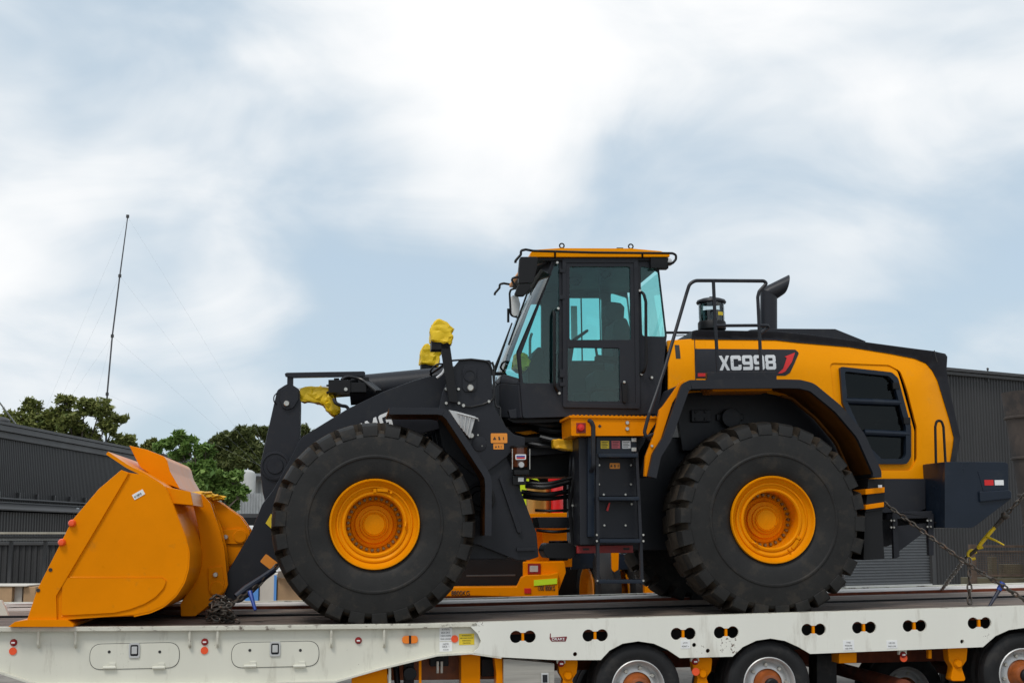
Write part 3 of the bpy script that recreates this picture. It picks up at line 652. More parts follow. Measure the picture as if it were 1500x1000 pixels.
# door
DOOR = sub('door')
dout = [(824.5, 380), (932, 380), (935.5, 597.5), (825.5, 595.5)]
dup_ = [(834, 391), (922.5, 391), (923.5, 498), (834, 498)]; dlo = [(831.5, 509), (907, 510), (907.5, 588), (831.5, 587)]
me = hole_mesh('door_frame', cabp(dout), [fillet(cabp(dup_), 0.02, 2), fillet(cabp(dlo), 0.02, 2)], CV - 0.02, CV + 0.03, 0.008)
def dpart(nm, me, m):
    return link(nm, me, m, LOADER)
o = dpart('door', me, DARK); DOORP = o; bpy.data.objects.remove(DOOR)
rim = hole_mesh('door_trim', fillet(cabp([(823, 379), (934, 379), (937, 599), (824, 597)]), 0.02, 2), [cabp([(829, 385.5), (927.5, 385.5), (930.5, 592), (830, 590)])], CV - 0.032, CV - 0.012, 0.006)
link('door_trim', rim, DARK, DOORP)
for l in (dup_, dlo):
    o = B().prism(cabp(l), CV + 0.004, CV + 0.01).build('door_window', GLASS, DOORP)
B().lo_hi(P(877, 391, CV + 0.012), P(880, 498, CV + 0.03)).build('sliding_bar', BLK, DOORP)
b = B(); b.prism(fillet(PP([(910, 559), (919, 559), (918, 590), (912, 590)], CV - 0.03), 0.02), CV - 0.06, CV - 0.02); b.build('door_handle', BLK, DOORP, 0.006)
B().bolt(P(914.5, 559.5, CV - 0.06), 0.014, 0.01, 8).build('lock_button', STEEL, DOORP)
b = B()
for y0, y1 in ((394, 400), (432, 439), (541, 553), (560, 566)): b.lo_hi(P(820, y0, CV - 0.04), P(827, y1, CV - 0.0))
b.build('door_hinge', DARK, DOORP, 0.004)
# nose and windscreen: the front corners are cut back
fl = [(736, 611), (736, 561), (744, 518), (796, 396), (803, 380)]            # front line, further in
sl_ = [(766, 612), (762, 563), (757, 516), (806, 402), (814, 377)]            # side line
FV = CV + 0.24
def fr(k): q = P(*fl[k], FV); return Vector((q.x, FV, q.z))
def sd_(k): q = P(*sl_[k], CV); return Vector((q.x, CV, q.z))
def mv(q): return Vector((q.x, 2 * VC - q.y, q.z))
b = B()
for k in (0, 1):
    f0, f1, s0, s1 = fr(k), fr(k + 1), sd_(k), sd_(k + 1)
    if k == 1: f1 = f0.lerp(f1, 0.25); s1 = s0.lerp(s1, 0.12)
    if k == 1 or k == 0:
        b.slab(s0, f0, f1, s1, -0.03); b.slab(f0, mv(f0), mv(f1), f1, -0.03); b.slab(mv(f0), mv(s0), mv(s1), mv(f1), -0.03)
b.build('nose_panel', DARK, CAB, 0.01)
b = B(); f0, f1, s0, s1 = fr(1).lerp(fr(2), 0.25), fr(2), sd_(1).lerp(sd_(2), 0.12), sd_(2); f2, s2 = fr(3), sd_(3)
for a0, a1, c0, c1 in ((f0, f1, s0, s1), (f1, f2, s1, s2)):
    b.quad(c0, a0, a1, c1); b.quad(a0, mv(a0), mv(a1), a1); b.quad(mv(a0), mv(c0), mv(c1), mv(a1))
WS = b.build('windscreen', GLASS, LOADER)
b = B()
for q0, q1, q2 in ((s0, s1, s2),):
    b.tube([q0, q1, q2], 0.007, 6); b.tube([mv(q0), mv(q1), mv(q2)], 0.007, 6)
b.tube([f0, mv(f0)], 0.02, 6); b.tube([s0, f0], 0.02, 6); b.build('windscreen_seal', BLK, WS)
b = B(); b.slab(fr(3), mv(fr(3)), mv(fr(4)), fr(4), -0.03); b.slab(sd_(3), fr(3), fr(4), sd_(4), -0.03); b.slab(mv(fr(3)), mv(sd_(3)), mv(sd_(4)), mv(fr(4)), -0.03); b.build('header_panel', DARK, CAB, 0.005)
# floor, rear wall, roof lining
fu0, fu1 = P(736, 611, CV).x + 0.15, P(962, 606, CV).x; fz = P(850, 604, CV).z
B().prism(PP([(745, 600), (766, 596), (962, 596), (962, 607), (766, 612), (748, 612)], CV), CV + 0.03, mir(CV + 0.03)).build('cab_floor', DARK, CAB, 0.01)
B().prism(fillet(PP([(742, 611), (762, 612), (840, 612), (830, 616), (790, 618), (755, 618)], CV), 0.05), CV + 0.1, mir(CV + 0.1)).build('cab_underside', BLK, CAB, 0.02)
r0, r1 = P(964, 600, CV), P(975, 500, CV)
b = B(); b.slab((r0.x, CV + .05, r0.z), (r1.x, CV + .05, r1.z), (r1.x, mir(CV + .05), r1.z), (r0.x, mir(CV + .05), r0.z), 0.04); b.build('cab_wall', DARK, CAB)
r2 = P(966, 398, CV); B().quad((r1.x, CV + .05, r1.z), (r2.x, CV + .05, r2.z), (r2.x, mir(CV + .05), r2.z), (r1.x, mir(CV + .05), r1.z)).build('cab_window', GLASS, CAB)
B().prism(PP([(795, 379), (966, 379), (966, 392), (930, 392), (812, 389)], CV + 0.07), CV + 0.062, mir(CV + 0.062)).build('roof_lining', BLK, CAB, 0.004)
RF = B().prism(fillet(PP([(776, 371), (783, 366), (820, 363.5), (925, 364), (968, 368), (981, 373), (981, 376.5), (776, 376.5)], CV - 0.05), 0.05), CV - 0.06, mir(CV - 0.06)).build('roof', YELG, LOADER, 0.015)
B().prism(PP([(779, 376.8), (978, 376.8), (972, 382), (786, 382)], CV - 0.03), CV - 0.03, mir(CV - 0.03)).build('roof_skirt', BLK, RF, 0.006)
for x, y in ((823, 360), (924, 361)):
    q = P(x, y, CV + 0.12); b = B(); b.tube([q + Vector((0.024 * math.cos(a), 0, 0.024 * math.sin(a))) for a in [2 * math.pi * k / 16 for k in range(16)]], 0.0075, 6, closed=True); b.build('lifting_eye', BLK, RF)
    q = P(x, y, CV + 0.12); b = B(); q2 = Vector((q.x, mir(q.y), q.z)); b.tube([q2 + Vector((0.024 * math.cos(a), 0, 0.024 * math.sin(a))) for a in [2 * math.pi * k / 16 for k in range(16)]], 0.0075, 6, closed=True); b.build('lifting_eye', BLK, RF)
b = B(); vr = CV - 0.13
pts = [P(755, 385, vr), P(755, 382, vr), P(763, 373, vr), P(763, 367, vr), P(770, 365.5, vr), P(781, 367.5, vr), P(870, 370, vr), P(985, 371, vr), P(990.5, 373.5, vr), P(990, 380, vr), P(985, 386, vr), P(979, 386, vr + .1)]
b.tube(fillet(pts, 0.03, 4, False), 0.013, 8)
for x in (813, 941): b.tube([P(x, 370, vr), P(x, 379, CV)], 0.011, 6)
RR = b.build('roof_rail', BLK, RF); t2 = twin(RR, RF)
# work lamp at the rear corner
WL = B().lo_hi(P(953, 377, CV - .06), P(976, 396, CV + 0.05)).build('lamp_bracket', BLK, RF, 0.01)
b = B(); q = P(977, 384, CV - 0.02); b.lathe([(0.0001, 0.05), (0.03, 0.048), (0.04, 0.03), (0.04, 0.0)], q - Vector((0, 0, 0)), 'u', 16); b.build('work_lamp', ALU, RF)
# interior: seat, console, steering wheel
INT = sub('seat')
b = B(); b.prism(fillet(PP([(884, 449), (890, 444), (906, 446), (912, 452), (911, 468), (903, 476), (889, 475), (883, 464)], VC), 0.04), VC - 0.13, VC + 0.13); b.build('headrest', SEAT, INT, 0.03, 3)
b = B(); b.prism(fillet(PP([(893, 474), (910, 468), (921, 500), (926, 560), (905, 566), (892, 545), (890, 500)], VC), 0.06), VC - 0.26, VC + 0.26); b.build('backrest', SEAT, INT, 0.04, 3)
b = B(); b.prism(fillet(PP([(862, 545), (905, 548), (912, 575), (866, 572)], VC), 0.05), VC - 0.26, VC + 0.26); b.lo_hi(P(872, 572, VC - .15), P(905, 600, VC + .15)); b.build('cushion', SEAT, INT, 0.03, 3)
b = B(); b.prism(fillet(PP([(872, 520), (905, 524), (905, 532), (872, 528)], VC - .34), 0.02), VC - 0.40, VC - 0.28); b.tube(fillet([P(875, 524, VC - .34), P(872, 505, VC - .34), P(880, 498, VC - .34)], 0.03, 3, False), 0.015, 8); b.build('armrest', BLK, INT, 0.01)
b = B(); q = P(838, 500, VC); tilt = Matrix.Rotation(R(-35), 3, 'Y')
b.tube([q + tilt @ Vector((0.2 * math.cos(a), 0.2 * math.sin(a), 0)) for a in [2 * math.pi * k / 28 for k in range(28)]], 0.015, 8, closed=True); b.tube([q, P(826, 560, VC), P(820, 600, VC)], [0.03, 0.05, 0.08], 10); b.build('steering_wheel', BLK, CAB)
b = B(); b.prism(fillet(PP([(768, 560), (766, 540), (782, 512), (792, 520), (790, 545), (800, 575), (800, 600), (770, 600)], VC), 0.04), VC - 0.35, VC + 0.35); b.build('dashboard', BLK, CAB, 0.02)
b = B(); b.lo_hi(P(899, 560, 2.2), P(958, 598, 2.4)); b.lo_hi(P(840, 575, 1.9), P(900, 598, 2.4)); b.lo_hi(P(820, 532, 2.28), P(950, 598, 2.34)); b.build('side_console', BLK, CAB, 0.02)
cloth('tarpaulin_bag', [(752, 540), (756, 516), (768, 515), (777, 526), (776, 536), (766, 545)], 1.15, 1.35, TARP, CAB, 1.15, .03, 9, 21)
b = B(); b.lo_hi(P(836, 448, mir(CV) - 0.08), P(846, 497, mir(CV) - 0.075)); b.build('paper_notice', WHITE, CAB)
b = B(); b.lo_hi(P(878, 389, 2.2), P(914, 398, 1.2)); b.ico(P(843, 408, 1.5), 0.08, 2, (1, .6, 1), .4, 2, 3); b.tube([P(843, 390, 1.5), P(843, 405, 1.5)], 0.01); b.tube(fillet([P(878, 396, 1.2), P(884, 408, 1.2), P(893, 404, 1.2), P(900, 392, 1.2)], .03, 3, False), 0.012); b.build('overhead_unit', BLK, CAB, 0.008)
# grab rails
for pts in ([(811, 455), (812, 460), (812, 566), (818, 575)], [(937, 427), (943, 430), (946, 442), (946.5, 530), (944, 543), (938, 548)]):
    v = CV - 0.09; q = [P(*pts[0], CV)] + [P(*p, v) for p in pts[1:-1]] + [P(*pts[-1], CV)]
    o = B().tube(fillet(q, 0.05, 4, False), 0.016, 8).build('grab_rail', BLK, CAB); twin(o)
b = B()
for x, y in ((817.5, 452), (937, 426), (819, 576), (939.5, 548), (816, 385), (954.5, 553)): b.bolt(P(x, y, CV - 0.02), 0.016, 0.02, 8)
q_ = b.build('cab_bolts', STEEL, CAB); q_['kind'] = 'stuff'
# mirrors
MR = sub('mirror'); vm = CV - 0.25
b = B(); b.prism(fillet(PP([(762, 376), (788, 376), (787, 391), (781, 414), (760, 415), (760, 395)], vm), 0.02), vm, vm + 0.09); b.build('mirror_shell', BLK, MR, 0.015, 3)
b = B(); b.prism(fillet(PP([(760, 416), (778, 415), (776, 424), (768, 433), (757, 433), (754, 430)], vm), 0.03), vm, vm + 0.08); b.build('mirror_shell', BLK, MR, 0.012, 3)
b = B(); b.tube(fillet([P(766, 414, vm + .05), P(760, 405, vm + .05), P(748, 408, vm + .05), P(756, 421, vm + 0.05)], 0.03, 3, False), 0.012, 8); b.tube(fillet([P(785, 390, vm + .05), P(800, 385, CV)], 0.02, 3, False), 0.014, 8); b.build('mirror_arm', BLK, MR)
MR2 = sub('mirror'); vm = 2.55
b = B(); b.tube(fillet([P(762, 421, vm), P(748, 424, vm), P(746.5, 430, vm), P(748, 462, vm), P(760, 465, vm), P(778, 440, vm)], 0.04, 3, False), 0.012, 8); b.tube([P(744.5, 452, vm), P(744.5, 472, vm)], 0.014, 8); b.build('mirror_arm', BLK, MR2)
b = B(); b.prism(fillet(PP([(748, 432), (759, 434), (762, 446), (760, 460), (755, 464), (750, 462)], vm), 0.04), vm - 0.02, vm + 0.03); b.build('mirror_face', WHITE, MR2, 0.01, 3)
# wipers and their arms
b = B(); vw = 1.25
b.tube([P(722, 549, vw), P(733, 520, vw - .05), P(750, 473, vw)], [0.022, 0.014, 0.008], 7)
b.tube(fillet([P(718, 547, vw), P(738, 547, vw), P(740, 549, 1.3)], 0.02, 3, False), 0.02, 7)
b.tube([P(745, 505, vw - .02), P(762, 458, vw - .02), P(772, 430, vw - .02)], 0.010, 6)
b.tube(fillet([P(738, 545, 1.2), P(733, 538, 1.1), P(736, 531, 1.05), P(747, 527, 1.02)], 0.04, 3, False), 0.011, 6)
b.tube(fillet([P(727, 552, 1.2), P(726, 560, 1.2), P(729, 564, 1.2), P(731, 556, 1.2), P(733, 563, 1.2)], 0.03, 3, False), 0.005, 5)
b.build('wiper', BLK, WS)

# ---------------------------------------------------------------- rear frame and hood
RFm = sub('engine_frame')
B().prism(fillet(PP([(858, 640), (1290, 640), (1385, 690), (1385, 765), (1300, 800), (1260, 800), (905, 806), (858, 800)], 1.0), 0.05), 1.0, 2.2).build('chassis_beam', DARK, RFm, 0.015)
B().prism(PP([(985, 566), (1230, 566), (1290, 640), (1290, 700), (1200, 660), (1000, 660)], 0.86), 0.86, 0.94).build('arch_panel', DARK, RFm, 0.01)
b = B(); b.lo_hi(P(1013, 600, 0.8), P(1040, 618, 0.86)); b.lo_hi(P(1050, 606, 0.82), P(1088, 616, 0.86)); b.cyl(P(1070, 612, 0.8), 0.1, 0.1); b.build('step_bracket', DARK, RFm, 0.01)
b = B()
for x, y in ((1019, 603), (1033, 603), (1019, 613.5), (1033, 613.5)): b.bolt(P(x, y, .8), 0.015, .015)
q_ = b.build('bracket_bolts', DARK, RFm); q_['kind'] = 'stuff'
HOOD = sub('hood'); HV = 0.80
hp = [(979, 600), (979, 497), (1017, 494.5), (1140, 496), (1172, 499.5), (1248, 506), (1310, 516), (1345, 523), (1362, 530), (1371, 541), (1379, 556), (1396, 612), (1403, 640), (1402, 652), (1395, 701), (1270, 701), (1255, 690), (1240, 640), (1190, 590), (1100, 570), (1010, 575)]
hr = [0, 0.02, 0, 0, 0.3, 0.3, 0.3, 0.2, 0.15, 0.15, 0.2, 0.3, 0.15, 0.15, 0, 0, 0, 0, 0, 0, 0]
gr = [(1230, 539), (1304, 547), (1312, 555), (1331, 625), (1331, 668), (1326, 677), (1285, 677), (1262, 650), (1236, 590)]
gi = fillet(PP(gr, HV), [0.03, 0.06, 0.06, 0.1, 0.06, 0.05, 0, 0, 0.05])
hh = fillet(PP(hp, HV), hr, 5)
gc_ = Vector((sum(p.x for p in gi) / len(gi), sum(p.y for p in gi) / len(gi)))
go = fillet(PP([(1216, 531), (1304, 534), (1320, 543), (1330, 575), (1343, 626), (1343, 672), (1334, 689), (1262, 689), (1246, 650), (1222, 590)], HV), [.05, .08, .08, .2, .1, .08, .06, 0, 0, .1], 5)
me = hole_mesh('side_panel', hh, [go], HV, HV + 0.035, 0.016, 4)
SR = link('grille_surround', hole_mesh('grille_surround', [((p - gc_) * 1.25 + gc_) for p in gi], [gi], HV + .016, HV + .05), YELG, HOOD); twin(SR)
HS = link('side_panel', me, YELG, HOOD); twin(HS)
B().prism(hh, HV + 0.14, mir(HV + 0.14)).build('hood_core', BLK, HOOD)
# pressed recess round the grille, hood seam
gc = Vector((sum(p.x for p in gi) / len(gi), sum(p.y for p in gi) / len(gi)))
# panel crown: raised band along the shoulder
tstrip = [(1016, 495), (1016, 483.5), (1022, 482), (1140, 484), (1190, 489), (1266, 499), (1368, 513), (1386, 517.5), (1389, 522), (1389, 541), (1398, 585), (1411, 640), (1409, 654), (1402, 690), (1394, 690), (1401, 652), (1402.5, 640), (1395.5, 612), (1378.5, 556), (1370.5, 541), (1361.5, 530.5), (1345, 523.5), (1310, 516.5), (1248, 506.5), (1172, 500), (1140, 496.5)]
TS = B().prism(PP(tstrip, HV - 0.012), HV - 0.014, mir(HV - 0.014)).build('hood_strip', DARK, HOOD, 0.006)
B().prism(PP([(1090, 486), (1100, 482.5), (1140, 481), (1224, 481.5), (1270, 500), (1200, 497), (1100, 490)], 1.15), 1.15, mir(1.15)).build('hood_bulge', DARK, HOOD, 0.012)
b = B()
b.tube([P(1368.5, 513, HV - .016), P(1371, 523, HV - .016), P(1373, 530, HV - .016)], 0.006, 5); b.build('panel_seam', INK, HOOD)
b = B()
b.tube([P(1017.5, 497, HV - 0.001), P(1019, 560, HV - 0.001)], 0.005, 5); b.build('panel_seam', INK, HOOD)
b = B(); b.lo_hi(P(990, 504, HV - 0.003), P(997, 525, HV + 0.01)); b.build('side_slot', INK, HOOD)
GRL = sub('intake_grille', HOOD)
ring = hole_mesh('grille_frame', fillet(PP([(1229, 537), (1305, 545.5), (1314, 554), (1333, 625), (1333, 669), (1327, 679.5), (1283, 679.5), (1258, 650), (1233, 590)], HV), [0.03, .06, .06, .1, .06, .05, 0, 0, .05]), [fillet(PP([(1235.5, 544), (1300, 551), (1307, 558), (1325.5, 626), (1325.5, 666), (1321, 672), (1290, 672), (1268, 650), (1240.5, 590)], HV), [.03, .05, .05, .1, .05, .04, 0, 0, .05])], HV - 0.03, HV + 0.035, 0.014, 3)
bpy.data.objects.remove(GRL); GRL = link('intake_grille', ring, NAVY, LOADER); tG = twin(GRL)
b = B(); b.tube([P(1238, 587, HV), P(1319, 590, HV)], 0.034, 10); b.tube([P(1266, 633, HV), P(1331, 636, HV)], 0.034, 10); o = b.build('grille_bar', NAVY, GRL); twin(o, tG)
o = B().prism(gi, HV + 0.04, HV + 0.046).build('mesh_screen', SMOKE, GRL); twin(o, tG)
b = B(); b.tube(fillet([P(1282, 622, HV + .07), P(1286, 615, HV + .07), P(1305, 616.5, HV + 0.07)], .04, 4, False), 0.014, 7); b.tube([P(1250, 560, HV + .07), P(1266, 548, HV + .07)], .008, 6); b.tube([P(1308, 661, HV + .07), P(1316, 656, HV + .07), P(1319, 650, HV + .07)], .008, 6); b.build('engine_pipe', ALU, HOOD)
b = B(); b.lo_hi(P(1254, 588, HV + .06), P(1259, 625, HV + .08)); b.lo_hi(P(1316, 640, HV + .06), P(1320, 668, HV + .08)); b.build('engine_bracket', YEL, HOOD)
b = B()
for x, y in ((1312, 565), (1328, 616)): b.lo_hi(P(x - 4, y - 5, HV - 0.04), P(x + 4, y + 5, HV))
b.build('grille_hinge', BLK, GRL, 0.005)
# name decal
dc = fillet(PP([(1019, 510), (1167, 511), (1172, 516), (1157, 546), (1150, 550), (1135, 550), (1135, 554), (1019, 554)], HV), [0, 0.02, 0.02, 0.02, 0.02, 0, 0, 0])
DC = B().prism(dc, HV - 0.004, HV + 0.001).build('name_panel', DARK, LOADER); twin(DC)
a = P(1054, 542.5, HV - 0.004); e = P(1137.5, 541, HV - .004); t0 = P(1054, 520.5, HV - .004)
L5 = (e - a).length; glyphs('XC998', 'lettering', SILV, DC, a, (e - a), (0, 0, 1), L5 * .185, (t0 - a).length, L5 * .018)
B().prism(PP([(1166, 515.5), (1160, 530), (1150, 544), (1145, 546.5), (1139, 547), (1147, 540), (1153, 524), (1150, 522)], HV), HV - 0.009, HV - 0.004).build('red_flash', RED, DC)
B().prism(PP([(1022, 546.5), (1036, 546.5), (1036, 551.5), (1022, 551.5)], HV), HV - 0.009, HV - 0.004).build('red_block', RED, DC)
# the hood's shoulder and tail roll inwards
roll = [Vector(P2(x, y, HV)) for x, y in ((960, 494), (1017, 494), (1140, 495), (1172, 499), (1248, 506), (1310, 516), (1345, 523), (1364, 532), (1379, 556), (1396, 612), (1404, 645), (1398, 705))]
def roll_off(u, w_, A=.085, Rr=.36):
    p = Vector((u, w_)); dm = 9
    for a, e in zip(roll, roll[1:]):
        ab = e - a; t_ = max(0, min(1, (p - a).dot(ab) / ab.length_squared)); dm = min(dm, (p - a - ab * t_).length)
    return A * max(0, 1 - dm / Rr) ** 2
def bow(o, fine=.07, n=6):
    me = o.data; bm = bmesh.new(); bm.from_mesh(me)
    bmesh.ops.triangulate(bm, faces=bm.faces)
    for _ in range(n):
        es = [e for e in bm.edges if e.calc_length() > fine and not (e.verts[0].co.y < VC) != (e.verts[1].co.y < VC)]
        if not es: break
        bmesh.ops.subdivide_edges(bm, edges=es, cuts=1); bmesh.ops.triangulate(bm, faces=[f for f in bm.faces if len(f.verts) > 3])
    for v in bm.verts: v.co.y += roll_off(v.co.x, v.co.z) * (1 if v.co.y < VC else -1)
    for f in bm.faces: f.smooth = True
    for e in bm.edges: e.smooth = e.calc_face_angle(0) < R(30) if len(e.link_faces) == 2 else False
    bm.to_mesh(me); bm.free()
    for k in list(o.modifiers): o.modifiers.remove(k)
for o in list(bpy.data.objects):
    if o.type == 'MESH' and (o.parent in (HOOD,) and o.name.split('.')[0] in ('side_panel', 'hood_strip', 'grille_surround', 'side_slot') or o.name.split('.')[0] == 'name_panel' or (o.parent and o.parent.name.startswith('name_panel'))): bow(o, .07 if o.parent == HOOD else .12, 6 if o.parent == HOOD else 3)
# exhaust, pre-cleaner
EX = sub('exhaust_stack')
def ering(p0, p1, hw=.088, n=28):
    a, e = P(*p0, 1.35), P(*p1, 1.35); c = (a + e) / 2; h = (e - a) / 2
    return [c + h * math.cos(2 * math.pi * k / n) + Vector((0, hw * math.sin(2 * math.pi * k / n), 0)) for k in range(n)]
def loft(b, rings):
    n = len(rings[0])
    for r_ in rings: pass
    vs_ = [p for r_ in rings for p in r_]
    b.add(vs_, [[i * n + k, i * n + (k + 1) % n, (i + 1) * n + (k + 1) % n, (i + 1) * n + k] for i in range(len(rings) - 1) for k in range(n)])
b = B(); loft(b, [ering((1114, 488), (1138, 488)), ering((1114, 450), (1138, 450)), ering((1114, 425), (1138, 437))]); b.build('stack_pipe', DARK, EX)
b = B(); loft(b, [ering((1113.6, 424.5), (1138.3, 437.5), .09), ering((1118, 421), (1141.5, 435.5), .098), ering((1152, 404.2), (1148, 431), .1), ering((1154.5, 402.8), (1149.5, 429.5), .1), ering((1150.5, 406.5), (1146.5, 428.5), .088), ering((1130, 420), (1138, 430), .07)]); b.build('outlet_mouth', DARK, EX, sharp=45)
PC = sub('air_precleaner')
q = P(1043, 484, 1.35)
def hgt(y): return P(1043, y, 1.35).z - q.z
b = B(); b.lathe([(0.14, 0), (0.15, 0.01), (0.15, hgt(473)), (0.14, hgt(471))], q, 'w', 28); b.build('base_ring', BLK, PC)
b = B(); b.lathe([(0.128, hgt(474)), (0.128, hgt(456)), (0.0001, hgt(455))], q, 'w', 28); b.build('vane_core', BLK, PC)
b = B(); b.lathe([(0.138, hgt(473)), (0.138, hgt(444))], q, 'w', 28); b.build('bowl', CLEAR, PC)
b = B(); b.lathe([(0.10, hgt(446)), (0.155, hgt(445)), (0.162, hgt(443)), (0.15, hgt(440)), (0.10, hgt(437.5)), (0.02, hgt(436.5)), (0.018, hgt(434.5)), (0.0001, hgt(434.5))], q, 'w', 28); b.build('cap', DARK, PC)
b = B()
for k in range(14):
    a = 2 * math.pi * k / 14; b.tube([q + Vector((0.13 * math.cos(a), 0.13 * math.sin(a), hgt(474))), q + Vector((.13 * math.cos(a), .13 * math.sin(a), hgt(456)))], .006, 5)
b.build('vane', DARK, PC)
b = B(); a = R(-60); b.lathe([(0.1395, hgt(464)), (0.1395, hgt(459))], q, 'w', 6, R(-75), R(-45)); b.build('bowl_label', YST, PC)
# hand rail on the rear fender deck
RL = sub('hand_rail'); vr = 0.30
b = B(); pts = [P(968, 632, .15), P(946, 640, 0.05), P(944, 632, .05), P(951, 605, .05), P(960, 580, 0.1), P(975, 535, 0.2), P(1005, 432, vr), P(1010, 416, vr), P(1018, 411, vr), P(1040, 411, vr), P(1119, 411.5, vr), P(1123, 415, vr), P(1112, 427, vr), P(1110, 435, vr), P(1113, 500, vr), P(1115, 545, vr)]
b.tube(fillet(pts, [0, .06, .06, .06, 0, 0, .1, .1, .1, 0, .04, .04, .05, .05, 0, 0], 5, False), 0.018, 10); b.build('rail_tube', DARK, RL)
b = B(); b.tube([P(1045, 412, vr), P(1048, 480, vr), P(1052, 545, vr)], 0.018, 10); b.build('rail_post', DARK, RL)
b = B(); b.tube(fillet([P(1048, 477, vr), P(1112, 476.5, vr), P(1125, 477, vr), P(1125, 480, vr + .02), P(1114, 488, vr)], [0, 0, .03, .03, 0], 4, False), 0.016, 10); b.build('rail_bar', DARK, RL)
b = B(); b.prism(PP([(1036, 545), (1138, 544), (1138, 557), (1036, 558)], 0.26), 0.26, 0.34); b.build('rail_base', DARK, RL, 0.008)
b = B(); v2 = 2.9
b.tube([P(975, 487, v2), P(1017, 487, v2)], 0.016, 8); b.tube(fillet([P(985, 491.5, 2.3), P(1004, 491, 2.3), P(1005, 497, 2.3)], .02, 3, False), 0.006, 6); b.build('service_rail', DARK, RL)
# ---------------------------------------------------------------- rear fender
RFD = sub('fender')
rp = [(949, 697), (956, 664), (971, 640), (999, 562), (1010, 556.5), (1150, 555.5), (1172, 556), (1192, 561), (1232, 594), (1266, 634), (1291, 690), (1291, 699)]
rf = fillet(PP(rp, 0.0), [0, .1, .1, .08, .05, 0, .15, .2, .5, .4, .1, 0], 5, False)
bpy.data.objects.remove(RFD)
RFD = B().sheet(rf, 0.0, 0.82, 0.025).build('fender', DARK, LOADER, 0.004)
l1 = B().sheet(rf, -0.005, 0.05, 0.085).build('fender_lip', DARK, RFD, 0.014)
i0 = next(i for i, p in enumerate(rf) if p.x > P(1160, 556, 0).x)
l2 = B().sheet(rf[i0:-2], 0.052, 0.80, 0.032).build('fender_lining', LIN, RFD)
inner = [Vector((p.x, p.y)) for p in rf[i0:-2]]
nr_ = []
for i in range(len(inner)):
    t_ = (inner[min(i + 1, len(inner) - 1)] - inner[max(i - 1, 0)]).normalized(); nr_.append(inner[i] - Vector((-t_.y, t_.x)) * 0.10)
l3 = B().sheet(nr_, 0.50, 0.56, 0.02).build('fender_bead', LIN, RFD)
t2 = twin(RFD)
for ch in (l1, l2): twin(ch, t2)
b = B(); b.prism(PP([(944, 697), (958, 699), (958, 690), (962, 662), (985, 590), (1000, 566), (1003, 556), (996, 560), (972, 594), (966, 600), (962, 625), (952, 652), (946, 668)], 0.06), 0.06, 0.12); b.build('fender_bracket', YEL, RFD, 0.006)
b = B(); b.bolt(P(954.5, 653, .06), .014, .02, 8); b.bolt(P(950.5, 695, .06), .014, .02, 8); b.build('bracket_bolt', STEEL, RFD)
b = B(); b.prism(PP([(1040, 564), (1135, 563), (1130, 572), (1045, 573)], 0.3), 0.3, 0.7); b.build('fender_support', YEL, RFD, .006)
b = B(); b.prism(PP([(1268, 716), (1296, 713), (1296, 721), (1268, 724)], .12), .12, .6); b.prism(PP([(1268, 739), (1295, 735), (1295, 742), (1268, 746)], .12), .12, .6); b.build('step', YEL, LOADER, .006)
b = B(); b.prism(PP([(1272, 701), (1296, 701), (1296, 745), (1268, 750)], .14), .14, .58); b.build('step_body', BLK, LOADER, .006)
b = B(); b.prism(PP([(1268, 748), (1294, 745), (1294, 770), (1297, 818), (1266, 820)], .14), .16, .72); b.build('mud_flap', BLK, LOADER, .006)
decal('step_tag', 1289, 712.5, 0.138, .04, .035, WHITE, LOADER)
# ---------------------------------------------------------------- counterweight
CW = sub('counterweight'); cv = 0.42
cw = [(1355, 681), (1384, 676), (1430, 676), (1472, 676.5), (1477, 679), (1477.5, 721), (1481, 724), (1480, 731), (1425, 773), (1384, 773), (1358, 757)]
bpy.data.objects.remove(CW)
pts = PP(cw[1:10], cv)
# one casting: flat flank, corner cut back towards the machine, tapering underside
fu = P(1384, 676, cv).x; bu = P(1355, 681, cv + .25)
b = B(); b.prism(fillet(pts, [0.01, 0, 0.03, .02, .02, .02, .03, .15, .01]), cv, mir(cv))
CW = b.build('counterweight', NAVY, LOADER, 0.02, 3)
b = B(); z0, z1 = P(1384, 773, cv).z, P(1384, 676, cv).z; u1 = fu; u0 = P(1357, 690, cv + .3).x
b.add([(u1, cv + .004, z0), (u1, cv + .004, z1), (u0, cv + .32, z1 - .01), (u0, cv + .32, z0 + .1), (u1, mir(cv + .004), z0), (u1, mir(cv + .004), z1), (u0, mir(cv + .32), z1 - .01), (u0, mir(cv + .32), z0 + .1)], [(0, 1, 2, 3), (7, 6, 5, 4), (1, 5, 6, 2), (3, 2, 6, 7), (0, 3, 7, 4), (0, 4, 5, 1)])
b.build('counterweight_shoulder', NAVY, CW, 0.01)
B().prism(PP([(1432, 690), (1476, 689), (1477, 717), (1440, 719)], cv), cv - 0.006, cv + 0.001).build('lamp_recess', NAVY, CW, 0.004)
B().prism(PP([(1433, 719.5), (1476, 717), (1480, 720), (1480, 730), (1434, 735)], cv), cv - 0.03, cv + 0.001).build('casting_step', NAVY, CW, 0.012, 3)
decal('reflector', 1448.5, 706.5, cv - 0.006, .095, .055, RED, CW); decal('reflector', 1463.5, 706.5, cv - 0.006, .095, .052, WHITE, CW)
b = B(); vq = cv + .08
b.tube(fillet([P(1371, 678, vq), P(1370, 625, vq), P(1372, 616, vq), P(1379, 616, vq), P(1382, 625, vq), P(1385, 678, vq)], .04, 5, False), .014, 8); b.build('grab_loop', BLK, CW)
b = B(); b.prism(PP([(1290, 701), (1356, 701), (1356, 745), (1330, 755), (1290, 750)], .75), .75, .82); b.build('chassis_plate', DARK, RFm, .006)
